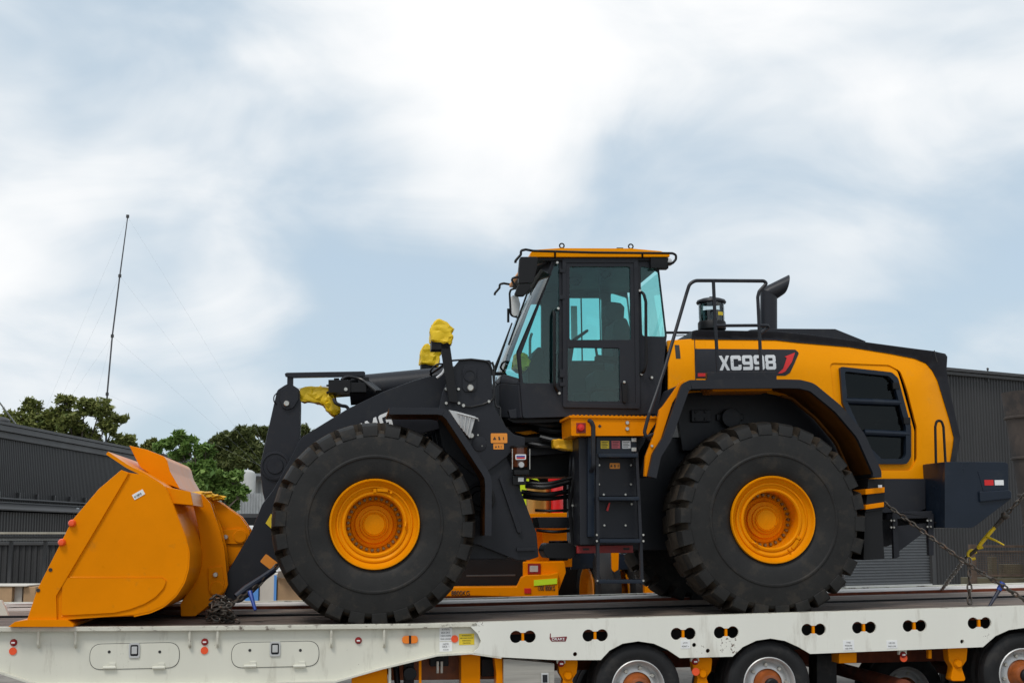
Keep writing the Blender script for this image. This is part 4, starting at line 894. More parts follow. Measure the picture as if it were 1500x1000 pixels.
b = B(); b.prism(PP([(1308, 750), (1366, 748), (1366, 758), (1308, 760)], .6), .6, .95); b.prism(PP([(1308, 750), (1314, 750), (1318, 815), (1310, 818)], .6), .6, .66); b.prism(PP([(1359, 752), (1368, 752), (1368, 813), (1361, 813)], .6), .6, .66); b.prism(PP([(1314, 770), (1360, 765), (1360, 775), (1316, 808)], .64), .64, .66); b.build('tow_bracket', DARK, RFm, .006)
b = B()
for x, y in ((1305, 762), (1309, 762), (1305, 772), (1309, 772), (1358, 762), (1363, 762), (1358, 771), (1363, 771)): b.bolt(P(x, y, .6), .012, .015)
q_ = b.build('tow_bolts', STEEL, RFm); q_['kind'] = 'stuff'
# ---------------------------------------------------------------- platform, ladder, boxes in the middle
PF = sub('access_platform')
b = B(); b.prism(fillet(PP([(836, 609), (966, 611), (948, 638), (837, 638)], .22), .01), .22, .78); PB = b.build('platform_box', YEL, PF, .012)
b = B(); b.prism(PP([(834, 608), (967, 610), (966, 613), (834, 611.5)], .2), .2, .8); b.build('tread_edge', YEL, PF, .003)
b = B()
for k in range(20):
    q = P(840 + k * 6.3, 608.2 + k * 0.1, .205); b.box(q, (.02, .012, .014))
q_ = b.build('tread_teeth', YEL, PF); q_['kind'] = 'stuff'
b = B(); b.prism(PP([(844, 619), (858, 619), (858, 634), (844, 634)], .22), .214, .221); b.build('button_plate', DRED, PF, .003)
b = B(); b.lathe([(0.0001, -.05), (.028, -.045), (.036, -.025), (.034, 0)], P(850.5, 626.5, .214), 'v', 18); b.build('stop_button', RED, PF)
b = B()
for x, y in ((918.5, 619), (918.5, 628)): b.bolt(P(x, y, .22), .02, .02, 8)
b.bolt(P(864.5, 617, .22), .02, .03, 8); b.build('platform_bolt', STEEL, PF)
b = B(); c = P(878.5, 624, .22); b.prism([(c.x - .018, c.z), (c.x, c.z - .018), (c.x + .018, c.z), (c.x, c.z + .018)], .217, .221); b.build('square_hole', INK, PF)
BX = B().prism(PP([(848, 640), (936, 640), (938, 796), (850, 798)], .34), .36, .85).build('battery_box', DARK, LOADER, .012)
b = B(); b.prism(PP([(861, 639), (871, 639), (871, 786), (861, 786)], .3), .30, .37); b.build('box_post', NAVY, BX, .008)
b = B(); b.prism(fillet(PP([(874, 639), (932, 640), (933, 664), (874, 664)], .3), .01), .31, .36); b.build('label_plate', NAVY, BX, .006)
b = B()
for x, y in ((928.5, 644), (928.5, 658)): b.lo_hi(P(x - 3.5, y - 3, .295), P(x + 3.5, y + 3, .31))
b.build('catch', STEEL, BX, .004)
for x, m_ in ((886, YST), (902, mat('pink_sticker', (.6, .12, .14), .5)), (917.5, WHITE)):
    d = decal('info_sticker', x, 651, .309, .083, .075, m_, BX, off=.003)
    b = B(); q = P(x, 651, .305)
    for k in range(4): b.lo_hi((q.x - .032, .3035, q.z + .022 - k * .015), (q.x + .03 - .012 * (k % 2), .3055, q.z + .027 - k * .015))
    b.build('sticker_print', INK, BX)
for y0, y1 in ((668, 726), (733, 788)):
    b = B(); b.prism(fillet(PP([(877, y0), (931, y0), (933, y1), (878, y1)], .33), .012), .335, .361); b.build('access_cover', DARK, BX, .006)
b = B()
for x, y in ((877.5, 681), (924, 681), (877, 709), (924, 709), (884, 724), (916, 724), (925, 738), (885, 769), (916, 769)): b.bolt(P(x, y, .335), .012, .014, 8)
q_ = b.build('cover_bolts', STEEL, BX); q_['kind'] = 'stuff'
d = decal('warning_sticker', 900.5, 682, .334, .1, .055, STICK, BX, corners=.008); pict(BX, 900.5, 682, .329, .026)
b = B(); b.prism(PP([(892, 736), (894, 736), (891, 748), (888, 747)], .3), .3, .31); b.build('key_tag', RED, BX)
LD = sub('ladder'); lv = .16
for (a, e) in (((875, 664), (876.5, 852)), ((933, 662), (941, 852))):
    b = B(); b.prism(PP([(a[0] - 2.2, a[1]), (a[0] + 2.2, a[1]), (a[0] * .2 + e[0] * .8 + 2.2, 800), (e[0] + 2.2, e[1] + 4), (e[0] - 2.2, e[1] + 4), (a[0] * .2 + e[0] * .8 - 2.2, 800)], lv), lv, lv + .06); b.build('stringer', DARK, LD, .004)
for y, x0, x1 in ((666.5, 876, 934), (729.5, 877, 936), (791.5, 878, 938), (851, 876, 941)):
    b = B(); b.prism(PP([(x0, y - 2.5), (x1, y - 2.5), (x1 + .5, y + 3), (x0 + .5, y + 3)], lv - .02), lv - .03, lv + .17); b.build('rung', NAVY, LD, .006)
b = B()
for x, y in ((874, 783), (874, 792), (942, 783), (942, 792), (875, 850), (942, 850)): b.bolt(P(x, y, lv - .01), .012, .015, 8)
q_ = b.build('ladder_bolts', STEEL, LD); q_['kind'] = 'stuff'
b = B(); b.tube(fillet([P(863, 616, lv), P(866, 617, lv - .03), P(869, 624, lv - .03), P(869.5, 683, lv - .03), P(866, 690, lv + .05)], .04, 4, False), .022, 8); b.build('grab_handle', DARK, LD)
# safety link bar
b = B(); b.prism(PP([(845, 799), (927, 798), (928, 809), (845, 810)], .5), .5, .55); SB = b.build('steering_lock_bar', DRED, LOADER, .006)
b = B(); b.prism(PP([(854, 802.5), (863, 802.5), (863, 805.5), (854, 805.5)], .495), .495, .501); b.prism(PP([(913, 802), (922, 802), (922, 805), (913, 805)], .495), .495, .501); b.build('slot', INK, SB)
# ---------------------------------------------------------------- articulation joint, hoses, lubrication unit
b = B(); b.prism(PP([(840, 640), (862, 640), (864, 800), (846, 800), (838, 720)], 1.0), .95, 1.1); b.prism(PP([(768, 655), (842, 650), (845, 662), (770, 668)], 1.1), 1.1, 2.1); b.prism(PP([(786, 757), (846, 757), (846, 773), (790, 773)], 1.1), 1.1, 1.5); b.build('hinge_plate', DARK, RFm, .01)
b = B(); b.prism(fillet(PP([(800, 795), (836, 795), (842, 800), (842, 812), (836, 818), (800, 817), (795, 806)], .95), .04), .9, 1.3); b.cyl(P(818, 806, 1.2), .10, .2, 'w'); b.build('hinge_pin', BLK, RFm, .01)
HS_ = [((770, 711), (800, 714), (838, 704), .9, .026), ((764, 720), (800, 725), (838, 718), .95, .024), ((766, 727), (800, 731), (838, 726), 1.0, .022), ((768, 648), (800, 654), (838, 648), 1.0, .028), ((792, 640), (815, 646), (842, 640), .9, .03), ((786, 776), (812, 779), (842, 776), 1.1, .016), ((768, 706), (800, 709), (838, 699), .8, .015), ((784, 747), (812, 748), (842, 746), 1.0, .014)]
for a, m_, e, v, r_ in HS_:
    B().tube(fillet([P(*a, v), P(*m_, v - .08), P(*e, v)], .6, 7, False), r_, 9).build('hydraulic_hose', HOSE, LOADER)
rr_ = random.Random(3)
b = B()
for k in range(16):
    x = 838 + rr_.random() * 12; v = .7 + rr_.random() * .3
    b.tube(fillet([P(x, 645, v), P(x + rr_.uniform(-6, 6), 690, v - .1), P(x + rr_.uniform(-8, 8), 740, v), P(x + rr_.uniform(-5, 5), 798, v)], .3, 5, False), .014 + .01 * rr_.random(), 7)
b.build('hose_bundle', HOSE, LOADER)
b = B()
for k in range(14): b.bolt(P(838 + rr_.random() * 18, 660 + rr_.random() * 130, .66), .014, .02, 8)
q_ = b.build('hose_fittings', STEEL, LOADER); q_['kind'] = 'stuff'
b = B()
for (a, e) in (((742, 628), (748, 634)), ((775, 618), (830, 622)), ((790, 628), (836, 632))): b.tube(fillet([P(*a, 1.0), P((a[0] + e[0]) / 2, (a[1] + e[1]) / 2 + 3, .95), P(*e, 1.0)], .3, 5, False), .03, 8)
b.lo_hi(P(752, 618, 1.0), P(840, 628, 1.8)); b.build('cab_line', BLK, LOADER)
B().prism(PP([(724, 622), (860, 616), (860, 698), (742, 698), (735, 670)], 1.35), 1.35, 1.85).build('transmission_housing', BLK, RFm, .02)
LU = sub('lubrication_unit')
q = P(762.5, 672, .62)
b = B(); b.lathe([(.082, P(0, 688, .62).z - q.z), (.082, P(0, 657, .62).z - q.z)], q + Vector((0, .09, 0)), 'w', 24); b.build('reservoir', mat('amber', (.10, .028, .01), .12), LU)
b = B(); b.lathe([(.0001, P(0, 655, .62).z - q.z), (.09, P(0, 655, .62).z - q.z), (.09, P(0, 658, .62).z - q.z)], q + Vector((0, .09, 0)), 'w', 24); b.lo_hi(P(753, 688, .62), P(773, 696, .75)); b.lo_hi(P(751, 696, .65), P(770, 710, .72)); b.build('pump_body', BLK, LU, .008)
b = B()
for x in (750.5, 776): b.tube([P(x, 657, .62), P(x, 687, .62)], .006, 6)
b.build('tie_rod', STEEL, LU)
d = decal('brand_sticker', 762.7, 669, .618, .105, .052, WHITE, LU, corners=.01); b = B(); c = P(762.7, 669, .613); b.lo_hi((c.x - .042, .612, c.z - .016), (c.x + .042, .615, c.z - .003)); b.build('sticker_stripe', RED, LU); b = B(); b.lo_hi((c.x - .042, .612, c.z - .001), (c.x + .042, .615, c.z + .014)); b.build('sticker_stripe', BLUE, LU)
b = B(); b.lathe([(.0001, -.02), (.026, -.02), (.03, -.01), (.03, 0)], P(763.5, 680.5, .62), 'v', 16); b.build('gauge', ALU, LU)
decal('pump_label', 763, 702, .648, .055, .04, ALU, LU)
b = B(); b.lo_hi(P(752, 640, .95), P(838, 652, 1.4)); b.build('cross_member', BLK, RFm, .01)
cloth('tarpaulin_wrap', [(810, 643), (840, 642), (848, 657), (838, 660), (826, 658), (812, 655)], .72, .88, TARPD, LOADER, .72, .02, 12, 31, .02)
b = B(); b.prism(PP([(754, 633), (778, 630), (790, 634), (770, 637)], 1.2), 1.2, 1.6); b.build('yellow_bracket', YEL, RFm, .005)
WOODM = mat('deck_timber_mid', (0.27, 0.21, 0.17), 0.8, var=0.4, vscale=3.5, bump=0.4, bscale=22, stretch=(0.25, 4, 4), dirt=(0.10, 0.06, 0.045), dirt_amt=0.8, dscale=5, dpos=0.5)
# ================================================================== THE TRAILER
TR = empty('low_loader_trailer', label='long cream low loader trailer with timber deck carrying the wheel loader', cat='trailer', mtx=MF)
TV = -0.10
edge = [P2(x, y, TV) for x, y in ((-300, 921), (-60, 918.8), (0, 918), (300, 916.5), (600, 913.5), (700, 911), (800, 908), (1100, 899), (1500, 887), (1620, 883.5), (1950, 874))]
def dw_(u):
    for (a, b_) in zip(edge, edge[1:]):
        if u <= b_[0] or b_ is edge[-1]: return a[1] + (b_[1] - a[1]) * (u - a[0]) / (b_[0] - a[0])
U0, U1 = edge[0][0], edge[-1][0]
def strip(v0, v1, top, th, m, name, u0=U0, u1=U1, bev=0.004, n=10):
    us = [u0 + (u1 - u0) * k / n for k in range(n + 1)]
    us = sorted(us + [e[0] for e in edge[1:-1] if u0 < e[0] < u1])
    b = B(); q = [(u, dw_(u) + top) for u in us] + [(u, dw_(u) + top - th) for u in us[::-1]]
    return b.prism(q, v0, v1).build(name, m, TR, bev)
v = 0.02; rr_ = random.Random(5); k = 0
while v < 1.24:
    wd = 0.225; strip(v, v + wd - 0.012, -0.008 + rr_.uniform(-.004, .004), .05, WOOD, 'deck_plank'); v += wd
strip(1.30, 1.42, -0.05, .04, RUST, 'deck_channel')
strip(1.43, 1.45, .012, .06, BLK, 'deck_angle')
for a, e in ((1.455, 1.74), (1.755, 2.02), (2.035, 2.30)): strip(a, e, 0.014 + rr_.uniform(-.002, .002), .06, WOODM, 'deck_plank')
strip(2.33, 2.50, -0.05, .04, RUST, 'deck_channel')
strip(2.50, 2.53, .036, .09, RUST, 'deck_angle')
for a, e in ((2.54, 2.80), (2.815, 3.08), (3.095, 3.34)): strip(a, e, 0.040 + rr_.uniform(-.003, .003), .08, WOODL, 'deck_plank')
strip(3.36, 3.46, 0.05, .14, CREAMW, 'edge_rail')
strip(0.0, 3.40, -0.075, .05, RUST, 'deck_underframe')
# near side beam: front part is recessed below its flange, rear part stands flush
def pe(x0, x1, n=8): return [(x, None) for x in [x0 + (x1 - x0) * i / n for i in range(n + 1)]]
def topline(x0, x1, dy=0.0, n=8):
    xs = [x0 + (x1 - x0) * i / n for i in range(n + 1)]
    def yy(x):
        t = [(-60, 918.8), (0, 918), (300, 916.5), (600, 913.5), (700, 911), (800, 908), (1100, 899), (1500, 887), (1620, 883.5)]
        for (a, b_) in zip(t, t[1:]):
            if x <= b_[0]: return a[1] + (b_[1] - a[1]) * (x - a[0]) / (b_[0] - a[0])
        return t[-1][1]
    return [(x, yy(x) + dy) for x in xs]
VA = TV + 0.06
front = topline(-60, 712, 1.0, 14) + [(712, 950), (690, 957), (640, 960), (560, 979), (490, 999), (380, 1001), (60, 1002), (45, 1000), (0, 985), (-60, 970)]
FB = B().prism(PP(front, VA), VA, VA + 0.05).build('side_beam', CREAM, TR, 0.004)
strip(TV, TV + 0.10, 0.0, 0.040, CREAMW, 'flange', U0, P2(700, 911, TV)[0], 0.008)
fl = [(-60, 967), (0, 983), (45, 998), (60, 1000), (380, 999), (490, 996.5), (560, 976.5), (640, 957.5), (690, 954.5), (735, 961)]
B().sheet(PP(fl, TV), TV, TV + 0.12, 0.02).build('flange', CREAM, TR, 0.003)
arch1 = [(880, 966), (893, 952), (912, 942), (935, 938.5), (958, 942), (978, 951), (996, 963)]
arch2 = [(1073, 961), (1088, 947), (1108, 937.5), (1129, 934.5), (1150, 938), (1170, 947), (1187, 957)]
arch3 = [(1440, 947), (1458, 931), (1478, 922), (1500, 919), (1525, 922), (1545, 932), (1560, 942)]
rear = [(692, 912.5)] + topline(700, 1620, 0, 14) + [(1620, 940)] + arch3[::-1] + arch2[::-1] + arch1[::-1] + [(815, 966), (735, 962), (692, 956), (701, 948), (704.5, 938), (700, 928), (690, 918)]
hol = []
HOLES = [(766, 932), (872, 930), (1001, 927.5), (1064, 925.5), (1192, 921.5), (1266, 918.5), (1340, 916), (1435, 912)]
def peanut(px, py, v, c=0.064, r=0.056):
    q = P(px, py, v); out_ = []; n = 14; a0 = R(40)
    for i in range(n + 1):
        a = -math.pi + a0 + (2 * math.pi - 2 * a0) * i / n; out_.append((q.x + c + r * math.cos(a), q.z + r * math.sin(a)))
    for i in range(n + 1):
        a = a0 + (2 * math.pi - 2 * a0) * i / n; out_.append((q.x - c + r * math.cos(a), q.z + r * math.sin(a)))
    return out_
for x, y in HOLES: hol.append(peanut(x, y, TV))
for x, y in ((842.5, 957.5), (1037, 952.5), (1017, 944), (1409.5, 939)): q = P(x, y, TV); hol.append(circ((q.x, q.z), .02, 12))
RB = link('side_beam', hole_mesh('side_beam', PP(rear, TV), hol, TV, TV + 0.03, 0.003), CREAM2, TR)
b = B()
for x, y in HOLES: q = P(x, y, TV); B().lo_hi((q.x - .0115, TV + .004, q.z - .052), (q.x + .0115, TV + .04, q.z + .052)).build('lashing_bar', YEL, RB, .003)
strip(TV + .001, TV + 0.10, 0.002, 0.02, CREAMW, 'edge_strip', P2(702, 911, TV)[0], U1, 0.004)
B().prism(PP(topline(700, 1600, 12, 6) + [(1600, 940), (1200, 950), (700, 955)], TV + .3), TV + .28, TV + .32).build('web_plate', BLK, TR)
B().prism(PP([(-60, 925), (1620, 890), (1620, 905), (-60, 940)], 3.4), 3.36, 3.44).build('edge_beam', CREAM, TR, .004)
# hooks under the flange
for x in (56.5, 111, 278, 319, 485.5, 563):
    q = P(x, 921, TV + .02); b = B(); b.tube(fillet([q, q + Vector((0, 0, -.13)), q + Vector((0, .03, -.16)), q + Vector((0, .055, -.15))], .02, 3, False), .012, 7); b.build('lashing_hook', CREAMW, TR)
# locker doors
for cx in (197.5, 403.5):
    cy = 960 - (cx - 197.5) * .011
    c = P(cx, cy, VA); w2, h2 = 62.5 / 160, 18 / 160
    st = fillet([(c.x - w2, c.z - h2), (c.x + w2, c.z - h2), (c.x + w2, c.z + h2), (c.x - w2, c.z + h2)], .105, 8)
    b = B(); b.prism(st, VA - .002, VA + .002); b.build('door_gap', INK, TR)
    LDOOR = B().prism([((p.x - c.x) * .988 + c.x, (p.y - c.z) * .965 + c.z) for p in st], VA - .008, VA + .001).build('locker_door', CREAM, TR, .003)
    q = P(cx - .5, cy - 8, VA - .008); l_ = fillet([(q.x - .048, q.z - .066), (q.x + .048, q.z - .066), (q.x + .048, q.z + .066), (q.x - .048, q.z + .066)], .02, 3)
    link('latch', hole_mesh('latch', l_, [[((p.x - q.x) * .72 + q.x, (p.y - q.z) * .74 + q.z) for p in l_]], VA - .02, VA - .006, .003), ALU, LDOOR)
    b = B(); b.prism([((p.x - q.x) * .74 + q.x, (p.y - q.z) * .76 + q.z) for p in l_], VA - .009, VA - .004); b.build('latch_well', DARK, LDOOR)
    b = B(); b.lo_hi((q.x - .024, VA - .022, q.z - .03), (q.x + .024, VA - .006, q.z + .035)); b.build('latch_paddle', ALU, LDOOR, .005)
    for s_ in (-1, 1):
        e = P(cx - .5 + 37 * s_, cy - 6, VA - .008); B().cyl(e, .013, .006, 'v', 12).build('door_bolt', INK, LDOOR)
        h_ = P(cx + 36 * s_, cy + 17, VA - .008); b = B(); b.tube([h_ + Vector((-.06, -.012, 0)), h_ + Vector((.05, -.012, 0))], .014, 8); b.lo_hi((h_.x - .01, VA - .02, h_.z), (h_.x + .045, VA - .006, h_.z + .04)); b.build('door_hinge', CREAM, LDOOR, .003)
# lamps, reflectors, labels
for x, y in ((20, 940.5), (300, 939.5), (525, 937.5)):
    q = P(x, y, VA); MLP = B().lathe([(.0001, -.022), (.02, -.02), (.03, -.008), (.032, 0)], q, 'v', 16).build('marker_lamp', DRED, TR)
    b = B(); b.box(q + Vector((0, -.022, 0)), (.03, .006, .012)); b.build('marker_lens', WHITE, MLP, .002)
for x, y in ((19, 953), (299.5, 952), (666, 935)):
    q = P(x, y, VA - .002); B().cyl(q, .033, .012, 'v', 20).build('reflector', REDO, TR)
q = P(600.5, 936, VA); OL = B().prism(fillet([(q.x - .072, q.z - .035), (q.x + .072, q.z - .035), (q.x + .072, q.z + .035), (q.x - .072, q.z + .035)], .034, 6), VA - .02, VA).build('side_lamp', ORNG, TR, .008, 3)
B().lo_hi((q.x - .01, VA - .024, q.z - .036), (q.x + .01, VA, q.z + .036)).build('lamp_divider', BLK, OL, .003)
def notice(px, py, v, w_, h_, m, rows, parent=TR, ink=INK, lines=None):
    d = decal('notice', px, py, v, w_, h_, m, parent, off=.003); c = P(px, py, v - .0035)
    if lines:
        for k, (t, hh, ww) in enumerate(lines):
            text(t, 'notice_print', ink, d, Vector((c.x - ww / 2, v - .0032, c.z + h_ / 2 - (k + 1) * h_ / (len(lines) + .45) - hh * .1)), (1, 0, 0), (0, 0, 1), hh, ww, thick=.001)
    return d
notice(653, 928, VA, .115, .125, WHITE, 4, lines=[('ROTATE', .016, .07), ('BACK ON IT', .016, .08), ('CHECK CHAINS', .014, .095), ('REAR LOADED', .014, .095)])
notice(653, 946.5, VA, .115, .085, WHITE, 3, lines=[('NOTE', .014, .05), ('DECK  1', .018, .06), ('AXLES', .012, .05)])
notice(683.5, 935.5, VA, .14, .10, YST, 3, lines=[('WARNING', .014, .09), ('KEEP CLEAR OF RAMPS', .011, .12), ('WHEN MOVING', .011, .08), ('CAUTION', .012, .07)])
notice(1004, 943, TV, .09, .075, WHITE, 2, lines=[('JACK', .014, .045), ('POINT >', .014, .065)])
notice(1243, 944.5, TV, .11, .095, WHITE, 3, lines=[('TYRE', .012, .04), ('PRESSURE', .011, .07), ('100 PSI', .013, .07)])
notice(1306.5, 943, TV, .105, .075, WHITE, 2, lines=[('USE ON', .013, .06), ('TWIST LOCK', .013, .08)])
# maker's plate: a small dark red trailer outline with its name
q = P(817, 934, TV); b = B(); z = q.z; u = q.x
b.prism([(u - .078, z + .006), (u + .082, z + .014), (u + .086, z + .006), (u + .072, z - .03), (u - .058, z - .028), (u - .07, z - .012)], TV - .003, TV + .001); b.prism([(u - .075, z + .0), (u - .066, z + .002), (u - .064, z + .045), (u - .071, z + .043)], TV - .003, TV + .001)
EM = b.build('maker_emblem', mat('maroon', (.18, .01, .015), .5), TR)
text('DRAKE', 'emblem_lettering', WHITE, EM, Vector((u - .054, TV - .0034, z - .021)), (1, 0, 0), (0, 0, 1), .023, .118, bold=.01, thick=.001)
# ---------------------------------------------------------------- trailer wheels and running gear
TRR = 0.41
prof = [(.245, .06), (.25, .02), (.29, .004), (.33, 0), (.365, .012), (.395, .035), (.405, .06), (.408, .11), (.400, .118), (.408, .126), (.408, .19), (.395, .21), (.33, .245), (.25, .24)]
TT = B().lathe(prof, (0, 0, 0), 'v', 56).mesh('tyre', sharp=30); TT.materials.append(TYG)
rim_ = [(.25, .05), (.252, .012), (.244, .006), (.236, .014), (.228, .05), (.222, .09), (.20, .10), (.165, .075), (.15, .07), (.14, .07)]
TRM = B().lathe(rim_, (0, 0, 0), 'v', 48).mesh('rim', sharp=40, recalc=False); TRM.materials.append(ALU)
THB = B().lathe([(.15, .085), (.13, .075), (.115, .05), (.105, -.01), (.09, -.03), (.06, -.038), (.0001, -.042)], (0, 0, 0), 'v', 28).mesh('hub', sharp=35, recalc=False); THB.materials.append(OILY)
b = B()
for k in range(8):
    a = 2 * math.pi * k / 8 + .2; b.bolt((.178 * math.cos(a), .085, .178 * math.sin(a)), .02, .03, 6)
HCP = B().lathe([(.066, -.036), (.064, -.07), (.05, -.082), (.0001, -.084)], (0, 0, 0), 'v', 20).mesh('hub_cap', recalc=False); HCP.materials.append(BLK)
TBT = b.mesh('wheel_nuts'); TBT.materials.append(STEEL)
def trailer_wheel(px, py, v, full=True):
    q = P(px, py, v); g = bpy.data.objects.new('wheel', None); col.objects.link(g); g.parent = TR; g.location = (q.x, v, q.z); g.rotation_euler = (0, random.random() * 6, 0)
    link('tyre', TT, None, g)
    if full:
        for nm, me in (('rim', TRM), ('hub', THB), ('hub_cap', HCP), ('wheel_nuts', TBT)):
            o = link(nm, me, None, g)
            if nm == 'wheel_nuts': o['kind'] = 'stuff'
    o = link('tyre', TT, None, g); o.location = (0, .27, 0)
for x, y in ((935.5, 1007), (1128, 1002), (1501, 988)): trailer_wheel(x, y, -.06)
trailer_wheel(1330, 1012, 1.3); trailer_wheel(1080, 1012, 2.5); trailer_wheel(900, 1016, 2.5); trailer_wheel(1450, 1000, 2.5)
b = B(); b.lo_hi(P(470, 990, .9), P(1620, 930, 1.2)); b.lo_hi(P(470, 990, 2.2), P(1620, 930, 2.5)); b.build('chassis_rail', RUST, TR, .01)
b = B()
for x in (935, 1128, 1320, 1501): q = P(x, 1004, .1); b.cyl((q.x, 1.6, q.z), .07, 3.2, 'v', 14)
b.build('axle', RUST, TR)
def yb(name, pts, v, th, m=YEL): return B().prism(PP(pts, v), v, v + th).build(name, m, TR, .006)
yb('support_leg', [(515, 990), (567, 975), (569, 1030), (515, 1030)], .0, .3)
yb('cream_post', [(569, 972), (573, 971), (573, 1030), (569, 1030)], -.02, .1, CREAM)
yb('thin_post', [(613.5, 962), (617.5, 961), (617.5, 1030), (613.5, 1030)], .0, .03)
yb('cross_post', [(675.5, 955), (703.5, 955), (703.5, 1020), (675.5, 1020)], .05, .25)
yb('gusset_plate', [(724, 960), (736, 961), (737, 1020), (727, 1020), (727, 985)], -.02, .2)
B().prism(PP([(573, 960), (735, 955), (735, 994), (573, 996)], .5), .5, .9).build('cross_beam', OILY, TR, .01)
b = B(); b.lo_hi(P(592, 970, .1), P(605, 1005, .3)); b.tube([P(580, 975, .2), P(583, 1010, .15)], .03); b.cyl(P(600, 985, .1), .06, .2); b.lo_hi(P(630, 958, .2), P(655, 972, .4)); b.lo_hi(P(705, 965, .2), P(726, 985, .5)); b.build('air_valve', BLK, TR, .01)
b = B(); b.tube([P(641, 968, .18), P(641, 985, .18)], .014); b.tube([P(647, 968, .18), P(647, 985, .18)], .014); b.build('air_fitting', STEEL, TR)
TB = B().prism(fillet(PP([(737.5, 964), (812, 971), (812, 1030), (737.5, 1030)], -.06), .01), -.06, .5).build('tool_box', ALUB, TR, .008)
q = P(798, 993, -.06); b = B(); b.lo_hi((q.x - .035, -.075, q.z - .05), (q.x + .035, -.06, q.z + .05)); b.build('box_latch', ALU, TB, .006); b = B(); b.lo_hi((q.x - .022, -.078, q.z - .035), (q.x + .022, -.074, q.z + .035)); b.build('latch_well', DARK, TB)
for x, y in ((833, 965), (1030, 962), (1404, 947)):
    b = B(); c = PP([(x - 16, y), (x + 14, y), (x + 12, y + 20), (x + 5, y + 30), (x + 12, y + 50), (x - 12, y + 50), (x - 8, y + 30), (x - 14, y + 20)], .0); b.prism(fillet(c, .03), .0, .12); S_ = b.build('spring_hanger', YEL, TR, .01)
    b = B(); b.lathe([(.0001, -.03), (.03, -.03), (.045, -.01), (.045, .02)], P(x - 1, y + 24, 0), 'v', 14); b.build('hanger_pin', YEL, S_); 
for x, y in ((822, 968), (1018, 965), (1322.5, 955)):
    b = B(); q = P(x, y, -.04); b.lo_hi((q.x - .04, -.04, q.z - .02), (q.x + .04, 0, q.z + .05)); b.build('lamp_bracket', CREAM, TR, .004)
    MLP = B().lathe([(.0001, -.022), (.02, -.02), (.03, -.008), (.032, 0)], q + Vector((0, -.04 + .04, -.02)), 'v', 16).build('marker_lamp', DRED, TR)
    B().box(q + Vector((0, -.024, -.02)), (.03, .006, .012)).build('marker_lens', WHITE, MLP, .002)
for x, y in ((1019, 983), (1323.5, 963)): B().cyl(P(x, y, -.04), .036, .014, 'v', 20).build('reflector', REDO, TR)
yb('bracket', [(1229, 956), (1255, 955), (1255, 970), (1229, 971)], .0, .2)
yb('bracket', [(1360, 951), (1365, 951), (1365, 964), (1360, 964)], .0, .05)
B().prism(PP([(1196, 957), (1227, 956), (1227, 1040), (1196, 1040)], .35), .35, .6).build('mud_guard', TYG, TR, .03)
B().prism(PP([(-20, 878), (2, 879), (8, 890), (12, 901), (16, 904), (70, 904), (70, 910), (-20, 910)], 1.5), 1.5, 1.56).build('deck_bracket', CREAM, TR, .006)
b = B()
for y in (884, 890, 896): b.lo_hi(P(8, y, 2.2), P(60, y + 2.5, 2.4))
b.build('stowed_timber', WOODL, TR, .004)

# ================================================================== CHAINS
def chain(name, pts, label, m=CHAIN, link_len=0.075, r=0.0095, group=None, sag=0.0, wd=.024, jit=0.0):
    path = [Vector(p) for p in pts]; L_ = []; 
    dense = []
    for a, e in zip(path, path[1:]):
        n = max(2, int((e - a).length / .01))
        for k in range(n): dense.append(a.lerp(e, k / n))
    dense.append(path[-1]); acc = [0]
    for a, e in zip(dense, dense[1:]): acc.append(acc[-1] + (e - a).length)
    tot = acc[-1]; n = int(tot / link_len) ; b = B(); j = 0; rg = random.Random(len(label))
    for k in range(n + 1):
        s_ = min(k * link_len, tot)
        while j < len(acc) - 2 and acc[j + 1] < s_: j += 1
        p = dense[j].copy(); p.z -= sag * 4 * (s_ / tot) * (1 - s_ / tot); t_ = (dense[min(j + 3, len(dense) - 1)] - dense[max(j - 3, 0)]).normalized()
        up = Vector((0, 1, 0)) if abs(t_.y) < .9 else Vector((0, 0, 1)); sx = t_.cross(up).normalized(); sy = t_.cross(sx)
        a_ = rg.uniform(-.4, .4) + (math.pi / 2 if k % 2 else 0); s1 = sx * math.cos(a_) + sy * math.sin(a_); s2 = t_.cross(s1)
        if jit: p = p + Vector((rg.uniform(-jit, jit), rg.uniform(-jit, jit), rg.uniform(-jit * .5, jit * .5)))
        hl = link_len * .5; loop = []
        for q in range(12):
            an = 2 * math.pi * q / 12; loop.append(p + t_ * (hl * .95 * math.cos(an) + (hl * .25 if math.cos(an) > 0 else -hl * .25)) + s1 * (wd * math.sin(an)))
        b.tube(loop, r, 6, closed=True)
    o = b.build(name, m); o.matrix_world = MF
    if label: tag(o, label, 'chain', group)
    return o
chain('tie_down_chain', [P(1296, 737, .55), P(1412, 822, .1), P(1510, 884, -.05)], 'dark taut chain running from the loader tail down to the right trailer edge', sag=.0, group='tie-down chains', link_len=.058, r=.0095, wd=.017)
chain('tie_down_chain', [P(1378, 865, 2.6), P(1416, 815, .9)], 'pale lower chain rising from the far deck edge to the yellow binder', group='tie-down chains', r=.009, wd=.019, link_len=.06, m=mat('worn_chain', (.5, .48, .44), .45, metal=.5, var=.4, vscale=20))
chain('tie_down_chain', [P(1420, 822, .5), P(1420, 850, .42), P(1420.5, 888, .35)], 'loose chain end hanging straight down onto the deck below the yellow binder', group='tie-down chains', link_len=.07, r=.0095, wd=.022)
chain('tie_down_chain', [P(1468, 759, .75), P(1510, 715, .6)], 'chain running from the yellow binder up out of the right picture edge', group='tie-down chains', r=.009, link_len=.055, wd=.017)
BN = empty('chain_binder', label='yellow ratchet chain binder with angled handle beside the rear chains', cat='chain binder', group='chain binders', mtx=MF)
